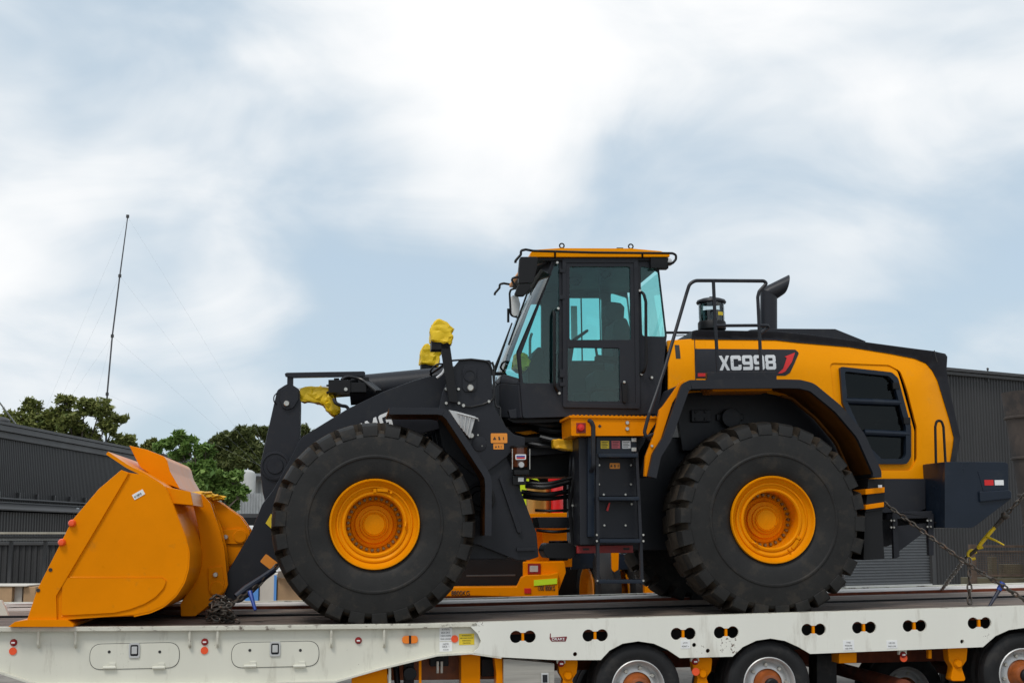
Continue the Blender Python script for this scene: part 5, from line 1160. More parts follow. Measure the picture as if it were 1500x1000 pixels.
b = B(); b.tube([P(1432, 803, .82), P(1438, 794, .8), P(1449, 781, .78), P(1458, 771, .76)], [.018, .021, .021, .018], 12); b.build('barrel', TARP, BN)
b = B(); b.tube([P(1446, 786, .74), P(1458, 791, .66), P(1471, 798, .6)], [.015, .011, .007], 9); b.build('handle', TARP, BN)
b = B(); b.tube([P(1414, 818, .88), P(1432, 803, .82)], .017, 9); b.tube([P(1457, 772, .76), P(1468, 760, .74)], [.02, .026], 9); b.ico(P(1472, 755, .73), .045, 2, (1, .6, 1), .3, 3, 2); b.build('screw_shank', CHAIN, BN)
b = B(); b.tube([P(1424, 812, .86) + Vector((.045 * math.cos(a), 0, .045 * math.sin(a))) for a in [R(20) + R(290) * k / 12 for k in range(13)]], .016, 8); b.build('grab_hook', TARP, BN)
b = B(); b.tube([P(1432, 803, .8), P(1440, 801, .78)], .014, 8); b.build('pin', TARP, BN)
BB = empty('chain_binder', label='blue handled chain binder hooked on the right chain above the deck', cat='chain binder', group='chain binders', mtx=MF)
b = B(); b.tube([P(1469, 853, .04), P(1463, 864, .04)], [.03, .026], 9); b.build('head', BLUE, BB)
b = B(); b.tube([P(1464, 863, .04), P(1447, 891, .0)], [.02, .013], 9); b.build('handle', mat('blue_black', (.015, .02, .04), .4), BB)
chain('tie_down_chain', [P(404, 830, .62), P(378, 856, .5), P(345, 880, .35), P(330, 892, .3)], 'rusty chain from the loader lift arm down to the deck beside the bucket', group='tie-down chains', link_len=.06, r=.009, wd=.019)
hp_ = []
rg = random.Random(2); q0 = P(324, 896, .3)
for k in range(70):
    t_ = k / 70; hp_.append(q0 + Vector((rg.uniform(-.13, .11) * (1.1 - .4 * t_), rg.uniform(-.12, .12), .0 + .26 * t_ * t_ * .8 + rg.uniform(-.02, .02))))
hp_ = [q0 + Vector((.14, -.05, -.06)), q0 + Vector((.05, 0, -.04))] + [p for p in hp_]
for p in hp_: p.z = max(p.z - .05, dw_(p.x) + .015)
chain('chain_heap', hp_, 'tangled heap of rusty chain on the deck behind the bucket', link_len=.065, r=.009, wd=.02, group='tie-down chains')
b = B(); BF = empty('chain_binder', label='dark blue chain binder below the lift arm in front of the front tyre', cat='chain binder', group='chain binders', mtx=MF)
b.tube([P(402, 834, .6), P(385, 846, .55), P(360, 862, .45), P(345, 873, .4)], [.03, .034, .036, .026], 10); b.build('barrel', mat('navy_binder', (.012, .016, .03), .4), BF)
b = B(); b.tube([P(366, 866, .42), P(369, 876, .38), P(374, 893, .34)], [.024, .02, .014], 9); b.build('handle', BLUE, BF)
# ================================================================== SETTING
GRAV = mat('gravel', (.26, .235, .205), .9, var=.25, vscale=.8, bump=.6, bscale=14, dirt=(.16, .14, .12), dirt_amt=.7, dscale=3, dpos=.5)
b = B(); b.quad((-600, -100, 0), (600, -100, 0), (600, 1500, 0), (-600, 1500, 0)); g = b.build('ground', GRAV); g['kind'] = 'structure'
CONC = mat('concrete', (.20, .19, .18), .85, var=.15, vscale=1.2, bump=.2, bscale=20)
SHED = mat('dark_cladding', (.040, .039, .039), .5, var=.25, vscale=.8, spec=.35, stretch=(1, 1, .12))
SHEDR = mat('dark_roof_trim', (.048, .047, .047), .5, var=.1, vscale=.8)
DOORM = mat('roller_slats', (.10, .105, .11), .45, var=.08)
PALE = mat('pale_wall', (.50, .50, .48), .6, var=.06)
ZINC = mat('zinc_sheet', (.34, .35, .35), .5, metal=.2, var=.15)
def clad(b, A, Bq, z0, z1, pitch, depth, vertical=True):       # trapezoidal ribs along the wall from A to Bq
    A = Vector(A); Bq = Vector(Bq); d = Bq - A; L_ = d.length; d /= L_; nrm = Vector((d.y, -d.x, 0)); n = int(L_ / pitch); vs_ = []
    for k in range(n):
        for f, o in ((0, 0), (.22, 0), (.36, depth), (.78, depth), (.92, 0)):
            p = A + d * ((k + f) * pitch) + nrm * o; vs_ += [(p.x, p.y, z0), (p.x, p.y, z1)]
    b.add(vs_, [[i * 2, i * 2 + 2, i * 2 + 3, i * 2 + 1] for i in range(len(vs_) // 2 - 1)])
# left shed
zl = 6.0; A = WG(0, 631, zl); Bq = WG(200, 667.5, zl); d = (Bq - A); d.z = 0; d.normalize(); A0 = A - d * 14; B0 = A + d * 34
A0.z = B0.z = 0
LS = empty('corrugated_shed', A0, label='long dark grey corrugated shed behind the bucket at left', cat='shed', group='corrugated sheds')
def rel(o, root):
    o.parent = root; o.matrix_parent_inverse = Matrix.Translation(-Vector(root.location)); return o
nl = Vector((d.y, -d.x, 0))
if nl.x < 0: nl = -nl
b = B(); clad(b, A0, B0, 0, zl, .2, .04 if Vector((d.y, -d.x, 0)).dot(nl) > 0 else -.04); rel(b.build('wall', SHED, recalc=False, sharp=20), LS)
e0, e1 = A0 + Vector((0, 0, zl)), B0 + Vector((0, 0, zl))
def seg_box(b, a, e, off_in, off_out, z0, z1):
    p = [a - nl * off_in, a + nl * off_out, e + nl * off_out, e - nl * off_in]
    b.add([(q.x, q.y, z0) for q in p] + [(q.x, q.y, z1) for q in p], [(3, 2, 1, 0), (4, 5, 6, 7), (0, 1, 5, 4), (1, 2, 6, 5), (2, 3, 7, 6), (3, 0, 4, 7)])
b = B(); seg_box(b, A0, B0, .05, .30, zl - .02, zl + .22); seg_box(b, A0, B0, .05, .16, zl - .3, zl - .02); rel(b.build('gutter', SHEDR, bevel=.02), LS)
b = B(); p = [A0 + nl * .35, B0 + nl * .35, B0 - nl * 12, A0 - nl * 12]; z_ = [zl + .24, zl + .24, zl + 1.2, zl + 1.2]
b.add([(q.x, q.y, zz) for q, zz in zip(p, z_)] + [(q.x, q.y, zz + .12) for q, zz in zip(p, z_)], [(0, 1, 2, 3), (7, 6, 5, 4), (0, 4, 5, 1), (1, 5, 6, 2), (2, 6, 7, 3), (3, 7, 4, 0)]); rel(b.build('roof', SHEDR), LS)
b = B(); seg_box(b, B0, B0 + d * .1, 12, .05, 0, zl + .3); rel(b.build('end_wall', SHED), LS)
for z_, r_ in ((3.18, .05), (3.02, .035), (2.7, .04)):
    b = B(); b.tube([A0 + nl * .15 + Vector((0, 0, z_)), B0 + nl * .15 + Vector((0, 0, z_))], r_, 8); rel(b.build('wall_pipe', SHEDR), LS)
for k in range(9):
    q = A0 + d * (14 + k * 2.1) + nl * .1; b = B(); b.box((q.x, q.y, 3.35), (.12, .12, .25)); rel(b.build('pipe_clip', SHEDR), LS)
b = B(); q = A0 + d * 14.5 + nl * .1; b.tube([WP(-6, 582, q.y), WP(23, 621, q.y + 3)], .035, 7); rel(b.build('roof_pole', PALE), LS)
b = B(); q = WP(0, 616, A.y + 4); b.lathe([(.42, -.5), (.44, 0), (.36, .1), (.2, .16), (.0001, .17)], q, 'w', 20); rel(b.build('roof_vent', SHEDR), LS)
# darker low lean-to in front of the shed with open bays
b = B(); q0, q1 = A0 + nl * 2.5, B0 + nl * 1.5
LT = empty('lean_to', q0, label='low black corrugated lean-to along the foot of the left shed', cat='lean-to')
b = B(); clad(b, q0 + Vector((0, 0, 0)), q1, 0, 2.55, .3, .05); rel(b.build('wall', SHED, recalc=False, sharp=20), LT)
b = B(); p0, p1 = q0 + Vector((0, 0, 2.6)), q1 + Vector((0, 0, 2.6)); r0_, r1_ = A0 + nl * .06 + Vector((0, 0, 2.95)), B0 + nl * .06 + Vector((0, 0, 2.95))
b.slab(p0 + nl * .3, p1 + nl * .3, r1_, r0_, .05); rel(b.build('roof', SHEDR), LT)
b = B(); q = WP(82, 765, 60); e = WP(114, 746, 64); b.tube([q, e], .09, 8); rel(b.build('brace', ZINC), LT)
# low corrugated fence in front
fy = 44.0
FN = empty('corrugated_fence', WG(-40, 858, 0), label='low dark corrugated fence left of the bucket cutting edge', cat='fence')
xa, xb = WP(-60, 858, fy).x, WP(300, 858, fy).x; zt = WP(0, 797, fy).z
b = B(); clad(b, (xa, fy, 0), (xb, fy, 0), 0, zt, .19, .04); rel(b.build('panel', SHED, recalc=False, sharp=20), FN)
b = B(); b.lo_hi((xa, fy - .12, zt - .02), (xb, fy + .12, zt + .08)); rel(b.build('rail_cap', SHEDR, bevel=.01), FN)
MOSSP = mat('pale_timber', (.33, .30, .24), .8, var=.2)
PILE = [(779, 782, MOSSP, 'pale timber beam lying on the fence top beside the bucket', 41.5), (784.5, 787.5, SHEDR, 'dark steel pipe lying under the pale beam at left', 41.8), (788.5, 791, ZINC, 'grey steel pipe lowest of the bars left of bucket', 42.0)]
for y0, y1, m_, lb, yy in PILE:
    a = WP(-80, y0, yy); e = WP(112, y1, yy); b = B(); b.lo_hi((a.x, yy - .05, e.z), (e.x, yy + .25, a.z)); o = b.build('stacked_bar', m_, bevel=.02); tag(o, lb, 'bar', 'bars stacked on the fence')
RK = empty('bar_rack', WP(-40, 795, 42.2), label='dark post rack holding the bars left of the bucket', cat='rack')
b = B()
for x in (-40, 20, 70):
    q = WP(x, 795, 42.4); b.lo_hi((q.x - .05, 42.15, 0), (q.x + .05, 42.25, WP(x, 791.2, 42.2).z))
rel(b.build('post', SHEDR), RK)
# right shed with roller door
zr = 7.2; C = WG(1368, 857, 0); d = Vector((1.63, 1, 0)).normalized(); q = C - d * 4.2; D0 = q; D1 = C + d * 22
nl = Vector((d.y, -d.x, 0))
if nl.y > 0: nl = -nl
RS = empty('corrugated_shed', D0, label='tall dark corrugated shed with grey roller door behind the loader tail', cat='shed', group='corrugated sheds')
zr = WP(1390, 547, (C + d * .6).y).z
sgn = .03 if Vector((d.y, -d.x, 0)).dot(nl) > 0 else -.03
b = B(); clad(b, C, D1, 0, zr, .15, sgn); clad(b, D0, C, 3.4, zr, .15, sgn); rel(b.build('wall', SHED, recalc=False, sharp=20), RS)
b = B(); seg_box(b, D0, D1, .05, .16, zr - .02, zr + .10); rel(b.build('gutter', SHEDR, bevel=.02), RS)
b = B(); p = [D0 + nl * .25, D1 + nl * .25, D1 - nl * 14, D0 - nl * 14]; z_ = [zr + .11, zr + .11, zr + .5, zr + .5]
b.add([(q.x, q.y, zz) for q, zz in zip(p, z_)] + [(q.x, q.y, zz + .1) for q, zz in zip(p, z_)], [(0, 1, 2, 3), (7, 6, 5, 4), (0, 4, 5, 1), (1, 5, 6, 2), (2, 6, 7, 3), (3, 7, 4, 0)]); rel(b.build('roof', SHEDR), RS)
b = B(); seg_box(b, D0 - d * .1, D0, 14, .05, 0, zr + .1); rel(b.build('end_wall', SHED), RS)
for k in range(36):
    z0_ = .06 + k * .093; b = B(); a = D0 + d * .15; e = C - d * .12
    pr = [(0, 0), (.0, .018), (.028, .034), (.028, .062), (.0, .078), (0, .093)]
    vs_ = []
    for p_ in (a, e):
        for o_, h_ in pr: qq = p_ + nl * (o_ - .06); vs_.append((qq.x, qq.y, z0_ + h_))
    b.add(vs_, [[i, i + 1, i + 7, i + 6] for i in range(5)]); o = rel(b.build('door_slat', DOORM, recalc=False), RS)
b = B(); seg_box(b, D0 + d * .1, C - d * .05, .1, .05, 0, .06); rel(b.build('door_sill', PALE), RS)
b = B(); seg_box(b, C - d * .12, C + d * .05, .1, .08, 0, 3.45); seg_box(b, D0, C, .1, .1, 3.4, 3.75); rel(b.build('door_frame', SHEDR), RS)
q = WP(1447, 545, (C + d * 3).y); b = B(); b.tube([q + Vector((0, 0, -.35)), q + Vector((0, 0, .1))], .03, 6); b.ico(q + Vector((0, 0, .12)), .05, 1); rel(b.build('roof_pipe', SHEDR), RS)
b = B(); q0 = D0 + nl * .1 - d * 2; q1 = D0 + nl * 5 - d * 3; b.add([(q0.x, q0.y, .012), (q1.x, q1.y, .012), ((D1 + nl * 5).x, (D1 + nl * 5).y, .012), ((D1 + nl * .1).x, (D1 + nl * .1).y, .012)], [(0, 1, 2, 3)]); o = b.build('concrete_apron', CONC); o['kind'] = 'structure'
# wire cage stillage
SY = 34.0
SG = empty('wire_cage', WP(1420, 868, SY), label='rusty steel framed wire mesh cage behind the rear chains', cat='cage')
RST = mat('rusty_steel', (.085, .055, .038), .7, var=.4, vscale=5); MOSS = mat('weathered_timber', (.10, .085, .05), .85, var=.35, vscale=3)
def wbox(b, x0, y0, x1, y1, Y, dep): a = WP(x0, y0, Y); e = WP(x1, y1, Y); return b.lo_hi((a.x, Y, a.z), (e.x, Y + dep, e.z))
gz = 0
for x in (1420, 1530):
    b = B(); a = WP(x, 797, SY); b.lo_hi((a.x, SY, 0), (a.x + .16, SY + .12, a.z)); rel(b.build('post', RST, bevel=.01), SG)
b = B(); wbox(b, 1430, 847, 1530, 862, SY, 1.2); rel(b.build('base_beam', MOSS, bevel=.015), SG)
b = B(); wbox(b, 1429.5, 798, 1530, 801.5, SY + .01, .06); wbox(b, 1429.5, 806, 1530, 808.5, SY + .01, .06); wbox(b, 1429.5, 841, 1530, 844, SY + .01, .06); rel(b.build('rail', RST, bevel=.006), SG)
b = B(); q0, q1 = WP(1430, 808, SY), WP(1530, 843, SY)
x = q0.x
while x < q1.x: b.tube([(x, SY + .03, q0.z), (x, SY + .03, q1.z)], .006, 4, cap=False); x += .055
z = q1.z
while z < q0.z: b.tube([(q0.x, SY + .03, z), (q1.x, SY + .03, z)], .006, 4, cap=False); z += .055
o = rel(b.build('wire_mesh', RST), SG); o['kind'] = 'stuff'
b = B(); wbox(b, 1452, 815, 1462, 847, SY + .5, .3); wbox(b, 1470, 826, 1500, 847, SY + .6, .4); o = rel(b.build('caged_load', MOSS, bevel=.02), SG)
# weathered tank at the right edge
TKY = 33.0; q = WP(1530, 780, TKY); zt_ = WP(1486, 575, TKY).z
TK = empty('hopper', (q.x, q.y, 0), label='weathered brown ribbed hopper tapering down at the right picture edge', cat='hopper')
TKM = mat('weathered_tank', (.055, .042, .035), .85, var=.45, vscale=1.2, bump=.4, bscale=6, dirt=(.03, .026, .025), dirt_amt=.8, dscale=2, dpos=.5)
rad_t = (WP(1530, 575, TKY).x - WP(1480, 575, TKY).x); rad_b = rad_t * .28
b = B(); b.lathe([(rad_b, 0), (rad_t, zt_), (rad_t * .95, zt_), (rad_t * .95, zt_ - .1), (.0001, zt_ - .1)], (q.x, q.y, 0), 'w', 48); rel(b.build('shell', TKM), TK)
for y in (612, 671, 725, 770):
    zz = WP(1490, y, TKY).z; rr2 = rad_b + (rad_t - rad_b) * zz / zt_; b = B(); b.lathe([(rr2 - .02, zz - .05), (rr2 + .04, zz - .02), (rr2 + .04, zz + .02), (rr2 - .02, zz + .05)], (q.x, q.y, 0), 'w', 48); rel(b.build('rib', TKM), TK)
# white house and zinc fence in the gap
HY = 72.0
WH = empty('white_house', WG(345, 860, 0), label='white walled house with grey roof in the gap beside the lift arm', cat='house')
WH.location = (WP(340, 780, HY).x, HY, 0)
a, e = WP(318, 780, HY), WP(440, 700, HY)
b = B(); b.lo_hi((a.x, HY, 0), (e.x, HY + 8, e.z)); rel(b.build('wall', PALE), WH)
b = B(); p0, p1 = WP(312, 691, HY - .6), WP(450, 703, HY - .6); r_ = [(p0.x, HY - .6, p0.z - .3), (p1.x, HY - .6, p1.z), (p1.x, HY + 5, p1.z + .35), (p0.x, HY + 5, p0.z + .05)]; b.slab(*r_, .15); rel(b.build('roof', SHEDR), WH)
b = B(); q = WP(372, 694, HY + .5); b.lathe([(.42, -2.5), (.42, -.15), (.36, .02), (.2, .12), (.0001, .16)], (q.x, HY - 1.2, q.z), 'w', 24); o = b.build('water_tank', PALE); tag(o, 'small white round water tank beside the white house', 'tank')
for k in range(5):
    q = WP(352 + k * 14, 716, HY - .02); b = B(); b.lo_hi((q.x - .06, HY - .03, 2.5), (q.x + .06, HY, q.z + .4)); rel(b.build('wall_batten', ZINC), WH)
ZF = empty('zinc_fence', WP(330, 780, 58), label='pale grey corrugated sheet fence below the white house', cat='fence'); ZF.location.z = 0
zf0, zf1 = WP(300, 752, 58), WP(440, 722, 58)
b = B(); clad(b, (zf0.x, 58, 0), (zf1.x, 58, 0), zf0.z, zf1.z, .12, .03); rel(b.build('panel', ZINC, recalc=False, sharp=20), ZF)
b = B(); b.lo_hi((zf0.x, 57.9, 0), (zf1.x, 58.1, zf0.z)); rel(b.build('plinth', SHEDR), ZF)
# parked car, only its dark roof shows
PC2 = empty('parked_car', WG(372, 880, 0), label='small dark and white parked vehicle seen past the bucket under the lift arm', cat='car')
q = WP(372, 790, 46); PC2.location = (q.x, 46, 0)
b = B(); z0_ = WP(372, 770, 46).z; z1_ = WP(372, 757, 46).z
b.prism(fillet([(q.x - .9, z0_), (q.x - .7, z1_ - .03), (q.x - .4, z1_), (q.x + 1.2, z1_), (q.x + 1.8, z0_)], .15), 46, 47.4); rel(b.build('cabin', BLK, bevel=.05), PC2)
b = B(); b.prism(fillet([(q.x - 1.9, .45), (q.x - 1.9, z0_ - .15), (q.x - .9, z0_ + .02), (q.x + 1.9, z0_ + .02), (q.x + 2.2, .45)], .15), 45.95, 47.45); rel(b.build('body', WHITE, bevel=.06), PC2)
for s_ in (-1.2, 1.3):
    b = B(); b.cyl((q.x + s_, 46.1, .32), .32, .25, 'v', 20); rel(b.build('wheel', TYG, bevel=.02), PC2)

# ---------------------------------------------------------------- boxes beyond the trailer
CARD = mat('cardboard', (.42, .27, .15), .85, var=.2, vscale=3); CARDW = mat('pale_carton', (.60, .55, .48), .8, var=.12, vscale=3); SKYB = mat('blue_print', (.10, .30, .70), .6)
BY = 19.0
def carton(x0, y0, x1, y1, Y, m, label, dep=.6, tilt=0):
    a, e = WP(x0, y1, Y), WP(x1, y0, Y); b = B(); b.lo_hi((a.x, Y, a.z), (e.x, Y + dep, e.z)); o = b.build('carton', m, bevel=.008)
    tag(o, label, 'box', 'cartons beyond the trailer'); return o
carton(-30, 859, 18, 884, BY, CARD, 'brown carton at the left picture edge beside the bucket'); carton(17.5, 857, 33, 884, BY + .1, CARDW, 'pale carton between brown boxes left of the bucket'); carton(33.5, 859, 52, 884, BY + .05, CARD, 'brown carton touching the bucket edge at left')
b = B(); a, e = WP(-30, 858.6, BY), WP(40, 856.6, BY); b.lo_hi((a.x, BY - .02, a.z), (e.x, BY + .7, e.z)); o = b.build('wrapping_sheet', CARDW, bevel=.01); tag(o, 'white wrapping sheet lying on the cartons left of the bucket', 'sheet')
PALL = empty('carton_platform', WP(10, 884, BY), label='low dark platform under the cartons left of the bucket', cat='platform'); a, e = WP(-40, 884.4, BY), WP(60, 884.4, BY)
b = B(); b.lo_hi((a.x, BY - .05, 0), (e.x, BY + .8, a.z)); rel(b.build('platform_body', SHEDR, bevel=.02), PALL)
c1 = carton(358, 842, 379, 895, BY, SKYB, 'blue printed carton under the lift arm'); c2 = carton(379.5, 840, 405, 895, BY + .03, CARDW, 'pale carton with blue edge under the lift arm'); c3 = carton(405.5, 846, 452, 895, BY + .05, CARD, 'torn brown carton beside the front tyre')
a, e = WP(400, 895, BY), WP(405, 842, BY); b = B(); b.lo_hi((a.x, BY + .02, a.z), (e.x, BY + .028, e.z)); o = b.build('print_band', SKYB, c2)
b = B(); q = WP(415, 846, BY); b.slab((q.x - .1, BY + .05, q.z), (q.x + .25, BY + .05, q.z + .02), (q.x + .2, BY - .15, q.z + .12), (q.x - .05, BY - .12, q.z + .1), .006); b.build('open_flap', CARDW, c3)
P2L = empty('carton_stand', WP(400, 895, BY), label='low dark stand under the cartons beside the front tyre', cat='platform'); a, e = WP(350, 895.4, BY), WP(460, 895.4, BY)
b = B(); b.lo_hi((a.x, BY - .05, 0), (e.x, BY + .8, a.z)); rel(b.build('platform_body', SHEDR, bevel=.02), P2L)

# ---------------------------------------------------------------- second yellow machine beyond the trailer
MY = 18.6
MC = empty('yellow_machine', WP(780, 900, MY), label='yellow construction machine parked behind the loader, seen below its frame', cat='machine'); MC.location.z = 0
def wp2(pts, Y=MY): return [(lambda q: (q.x, q.z))(WP(x, y, Y)) for x, y in pts]
def mpart(name, pts, Y0, dep, m, bev=.015): return rel(B().prism(wp2(pts, Y0), Y0, Y0 + dep).build(name, m, bevel=bev), MC)
BM = mpart('bumper_beam', [(560, 861), (757, 859), (763, 846), (770, 842), (805, 841), (818, 838), (818, 884), (812, 883), (783, 874), (690, 872), (560, 875)], MY, .5, YEL)
mpart('skid_guard', [(560, 872), (784, 871), (812, 883), (818, 884), (818, 900), (560, 900)], MY + .06, .4, OILY)
mpart('side_post', [(766, 823), (827, 822), (829, 838), (818, 866), (818, 845), (766, 845)], MY + .15, .6, YEL)
rel(B().prism(wp2([(773, 825), (792, 825), (792, 840), (773, 840)], MY + .15), MY + .13, MY + .16).build('box_window', DRED, bevel=.006), MC); rel(B().prism(wp2([(776, 828), (788, 828), (788, 837), (776, 837)], MY + .12), MY + .12, MY + .131).build('box_label', ALU), MC)
b = B(); b.prism(wp2([(782, 849), (816, 846.5), (816, 854.5), (782, 857.5)], MY), MY - .012, MY + .002); rel(b.build('hivis_tape', HIVIS), MC)
b = B(); b.prism(wp2([(768, 861), (778, 861), (778, 868.5), (768, 868.5)], MY), MY - .012, MY + .002); rel(b.build('reflector', RED), MC)
def mtext(s, x0, y0, x1, h_px):
    a = WP(x0, y0, MY - .004); e = WP(x1, y0, MY - .004); t_ = WP(x0, y0 - h_px, MY - .004); o = text(s, 'capacity_lettering', INK, None, (a.x, MY - .004, a.z), (1, 0, 0), (0, 0, 1), (t_ - a).length, (e - a).length, bold=.01); rel(o, MC)
mtext('8800KG', 661, 871.5, 688, 7); mtext('1300 800KG', 788, 864.5, 813, 7)
mpart('engine_block', [(660, 800), (770, 815), (770, 860), (650, 862)], MY + .6, .8, BLK)
mpart('lamp_bar', [(683, 842), (755, 841), (755, 843), (683, 844)], MY + .3, .05, SHEDR, .004)
mpart('deck_plate', [(766, 752), (840, 750), (840, 757), (766, 758)], MY + .2, .8, YEL); mpart('frame_upright', [(794, 770), (836, 768), (836, 800), (796, 800)], MY + .5, .5, YEL); mpart('tank_body', [(745, 760), (838, 758), (838, 830), (760, 830)], MY + .7, .4, YEL)
b = B(); q = WP(789, 752, MY + .5); t_ = WP(789, 708, MY + .5); b.lathe([(.17, 0), (.17, t_.z - q.z), (.0001, t_.z - q.z + .02)], (q.x, MY + .5, q.z), 'w', 24); rel(b.build('filter_canister', mat('brass', (.50, .26, .06), .3, metal=.5)), MC)
b = B(); q = WP(816, 752, MY + .4); t_ = WP(816, 712, MY + .4); b.lathe([(.085, 0), (.085, t_.z - q.z), (.05, t_.z - q.z + .06), (.0001, t_.z - q.z + .08)], (q.x, MY + .4, q.z), 'w', 20); rel(b.build('fire_extinguisher', RED), MC)
mpart('hivis_panel', [(762, 740), (775, 740), (775, 700), (790, 704), (782, 696), (762, 704)], MY + .85, .03, HIVIS, 0)
mpart('red_panel', [(803, 705), (835, 700), (835, 695), (803, 698)], MY + .5, .05, RED, .01); mpart('glass_panel', [(776, 672), (822, 668), (822, 690), (776, 690)], MY + .6, .03, mat('grey_screen', (.25, .28, .28), .2), .01)
mpart('body_block', [(742, 690), (850, 690), (850, 640), (742, 640)], MY + .9, .4, BLK); mpart('backing_panel', [(735, 690), (850, 690), (850, 765), (735, 765)], MY + 1.5, .2, BLK); mpart('body_block', [(836, 690), (862, 690), (862, 830), (838, 830)], MY + .9, .4, BLK)
def mwheel(x0, x1, y0, yc, Y, label=None):
    a, e = WP(x0, yc, Y), WP(x1, yc, Y); r_ = WP(x0, y0, Y).z - a.z; cx = (a.x + e.x) / 2; w_ = e.x - a.x
    g = bpy.data.objects.new('wheel', None); col.objects.link(g); g.location = (cx, Y + r_, a.z); rel(g, MC)
    for nm, pr, m_ in (('tyre', [(r_ * .55, -w_ * .45), (r_ * .8, -w_ * .5), (r_ * .95, -w_ * .42), (r_, -w_ * .2), (r_, w_ * .2), (r_ * .95, w_ * .42), (r_ * .8, w_ * .5), (r_ * .55, w_ * .45)], TYG), ('rim', [(.0001, -w_ * .2), (r_ * .4, -w_ * .25), (r_ * .5, -w_ * .52), (r_ * .56, -w_ * .5)], RIMY)):
        b = B(); b.lathe(pr, (0, 0, 0), 'u', 32); o = b.build(nm, m_, g)
    g.rotation_euler = (0, 0, R(14))
mwheel(862, 900, 800, 868, MY + .5); mwheel(915, 950, 806, 868, MY + .5)
mpart('fork_arm', [(895, 805), (907, 805), (906, 834), (900, 838), (896, 834)], MY + .45, .1, YEL); mpart('link_arm', [(838, 812), (870, 806), (872, 832), (836, 834)], MY + .8, .2, NAVY); mpart('link_arm', [(906, 810), (918, 811), (930, 834), (906, 834)], MY + .8, .2, NAVY)
mpart('body_block', [(815, 820), (960, 820), (960, 900), (815, 900)], MY + 1.6, .4, BLK); mpart('side_apron', [(944, 855), (960, 865), (978, 878), (990, 900), (944, 900)], MY + .3, .3, YEL)

# ================================================================== VEGETATION
def leafmat(name, c1, c2):
    m = bpy.data.materials.new(name); m.use_nodes = True; t = m.node_tree; b = t.nodes['Principled BSDF']; b.inputs['Roughness'].default_value = .55; b.inputs['Specular IOR Level'].default_value = .3
    g = t.nodes.new('ShaderNodeNewGeometry'); r_ = t.nodes.new('ShaderNodeValToRGB'); r_.color_ramp.elements[0].color = (*c1, 1); r_.color_ramp.elements[1].color = (*c2, 1)
    t.links.new(g.outputs['Random Per Island'], r_.inputs[0]); t.links.new(r_.outputs[0], b.inputs['Base Color'])
    tl = t.nodes.new('ShaderNodeBsdfTranslucent'); t.links.new(r_.outputs[0], tl.inputs[0]); ms = t.nodes.new('ShaderNodeMixShader'); ms.inputs[0].default_value = .3
    t.links.new(b.outputs[0], ms.inputs[1]); t.links.new(tl.outputs[0], ms.inputs[2]); t.links.new(ms.outputs[0], t.nodes['Material Output'].inputs[0]); return m
BARK = mat('bark', (.12, .095, .075), .9, var=.3, vscale=2)
GUM = leafmat('gum_leaf', (.10, .135, .028), (.29, .30, .09)); BROAD = leafmat('broad_leaf', (.08, .16, .03), (.26, .38, .10)); PINE = leafmat('pine_leaf', (.06, .085, .022), (.18, .20, .065))
def tree(name, label, blobs, Y, base_px, leaf, n, m, seed, ratio=2.2, up=.0, depth=1.0):
    rg = random.Random(seed); bl = []
    for x, y, r_ in blobs:
        q = WP(x, y, Y); rr2 = r_ * Y / F; q = q + Vector((0, rg.uniform(-1, 1) * rr2 * 1.2 * depth, 0)); bl.append((q, rr2))
    base = WP(base_px, 780, Y); base.z = 0
    T = empty(name, base, label=label, cat='tree', group='trees')
    top = max(p.z for p, _ in bl); cz = sum(p.z for p, _ in bl) / len(bl); cx = sum(p.x for p, _ in bl) / len(bl)
    fork = Vector((base.x * .6 + cx * .4, Y, cz * .55)); b = B(); r0_ = .028 * top
    b.tube([base, base.lerp(fork, .5) + Vector((.1, 0, 0)), fork], [r0_, r0_ * .8, r0_ * .7], 9)
    rel(b.build('trunk', BARK), T)
    b = B()
    for p, rr2 in bl:
        mid = fork.lerp(p, .5) + Vector((rg.uniform(-.3, .3), rg.uniform(-.3, .3), .2 * rr2)); b.tube([fork, mid, p], [r0_ * .42, r0_ * .24, r0_ * .08], 6)
        for k in range(5):
            dd = Vector((rg.gauss(0, 1), rg.gauss(0, 1), rg.gauss(0, 1))).normalized() * rr2 * .8; b.tube([mid.lerp(p, .7), p + dd], [r0_ * .1, r0_ * .03], 4)
    rel(b.build('limbs', BARK), T)
    wsum = sum(r_ ** 2 for _, r_ in bl); b = B()
    for p, rr2 in bl:
        nb = int(n * rr2 ** 2 / wsum); ncl = max(6, nb // 26); cl = []
        for k in range(ncl):
            dd = Vector((rg.gauss(0, 1), rg.gauss(0, 1), rg.gauss(0, 1))).normalized() * rr2 * (rg.random() ** .4); dd.z *= .8; cl.append((p + dd, rr2 * rg.uniform(.14, .3)))
        for k in range(nb):
            c, cr = cl[rg.randrange(ncl)]; q = c + Vector((rg.gauss(0, .5), rg.gauss(0, .5), rg.gauss(0, .42))) * cr * 1.25
            ax = Vector((rg.gauss(0, 1), rg.gauss(0, 1), rg.gauss(-.2, .7))).normalized(); s2 = ax.cross(Vector((rg.gauss(0, .6), rg.gauss(0, .6), 1))).normalized(); l_ = leaf * rg.uniform(.6, 1.25); w_ = l_ / ratio * .5
            nn_ = ax.cross(s2) * (l_ * .12)
            i = len(b.v); b.v += [q - ax * l_ * .5, q + s2 * w_ + nn_, q + ax * l_ * .5, q - s2 * w_ + nn_]; b.f += [[i, i + 1, i + 2], [i, i + 2, i + 3]]; b.mi += [0, 0]
    me = bpy.data.meshes.new('crown'); me.from_pydata([tuple(v_) for v_ in b.v], [], b.f); me.update(); rel(link('crown', me, m), T)
    return T
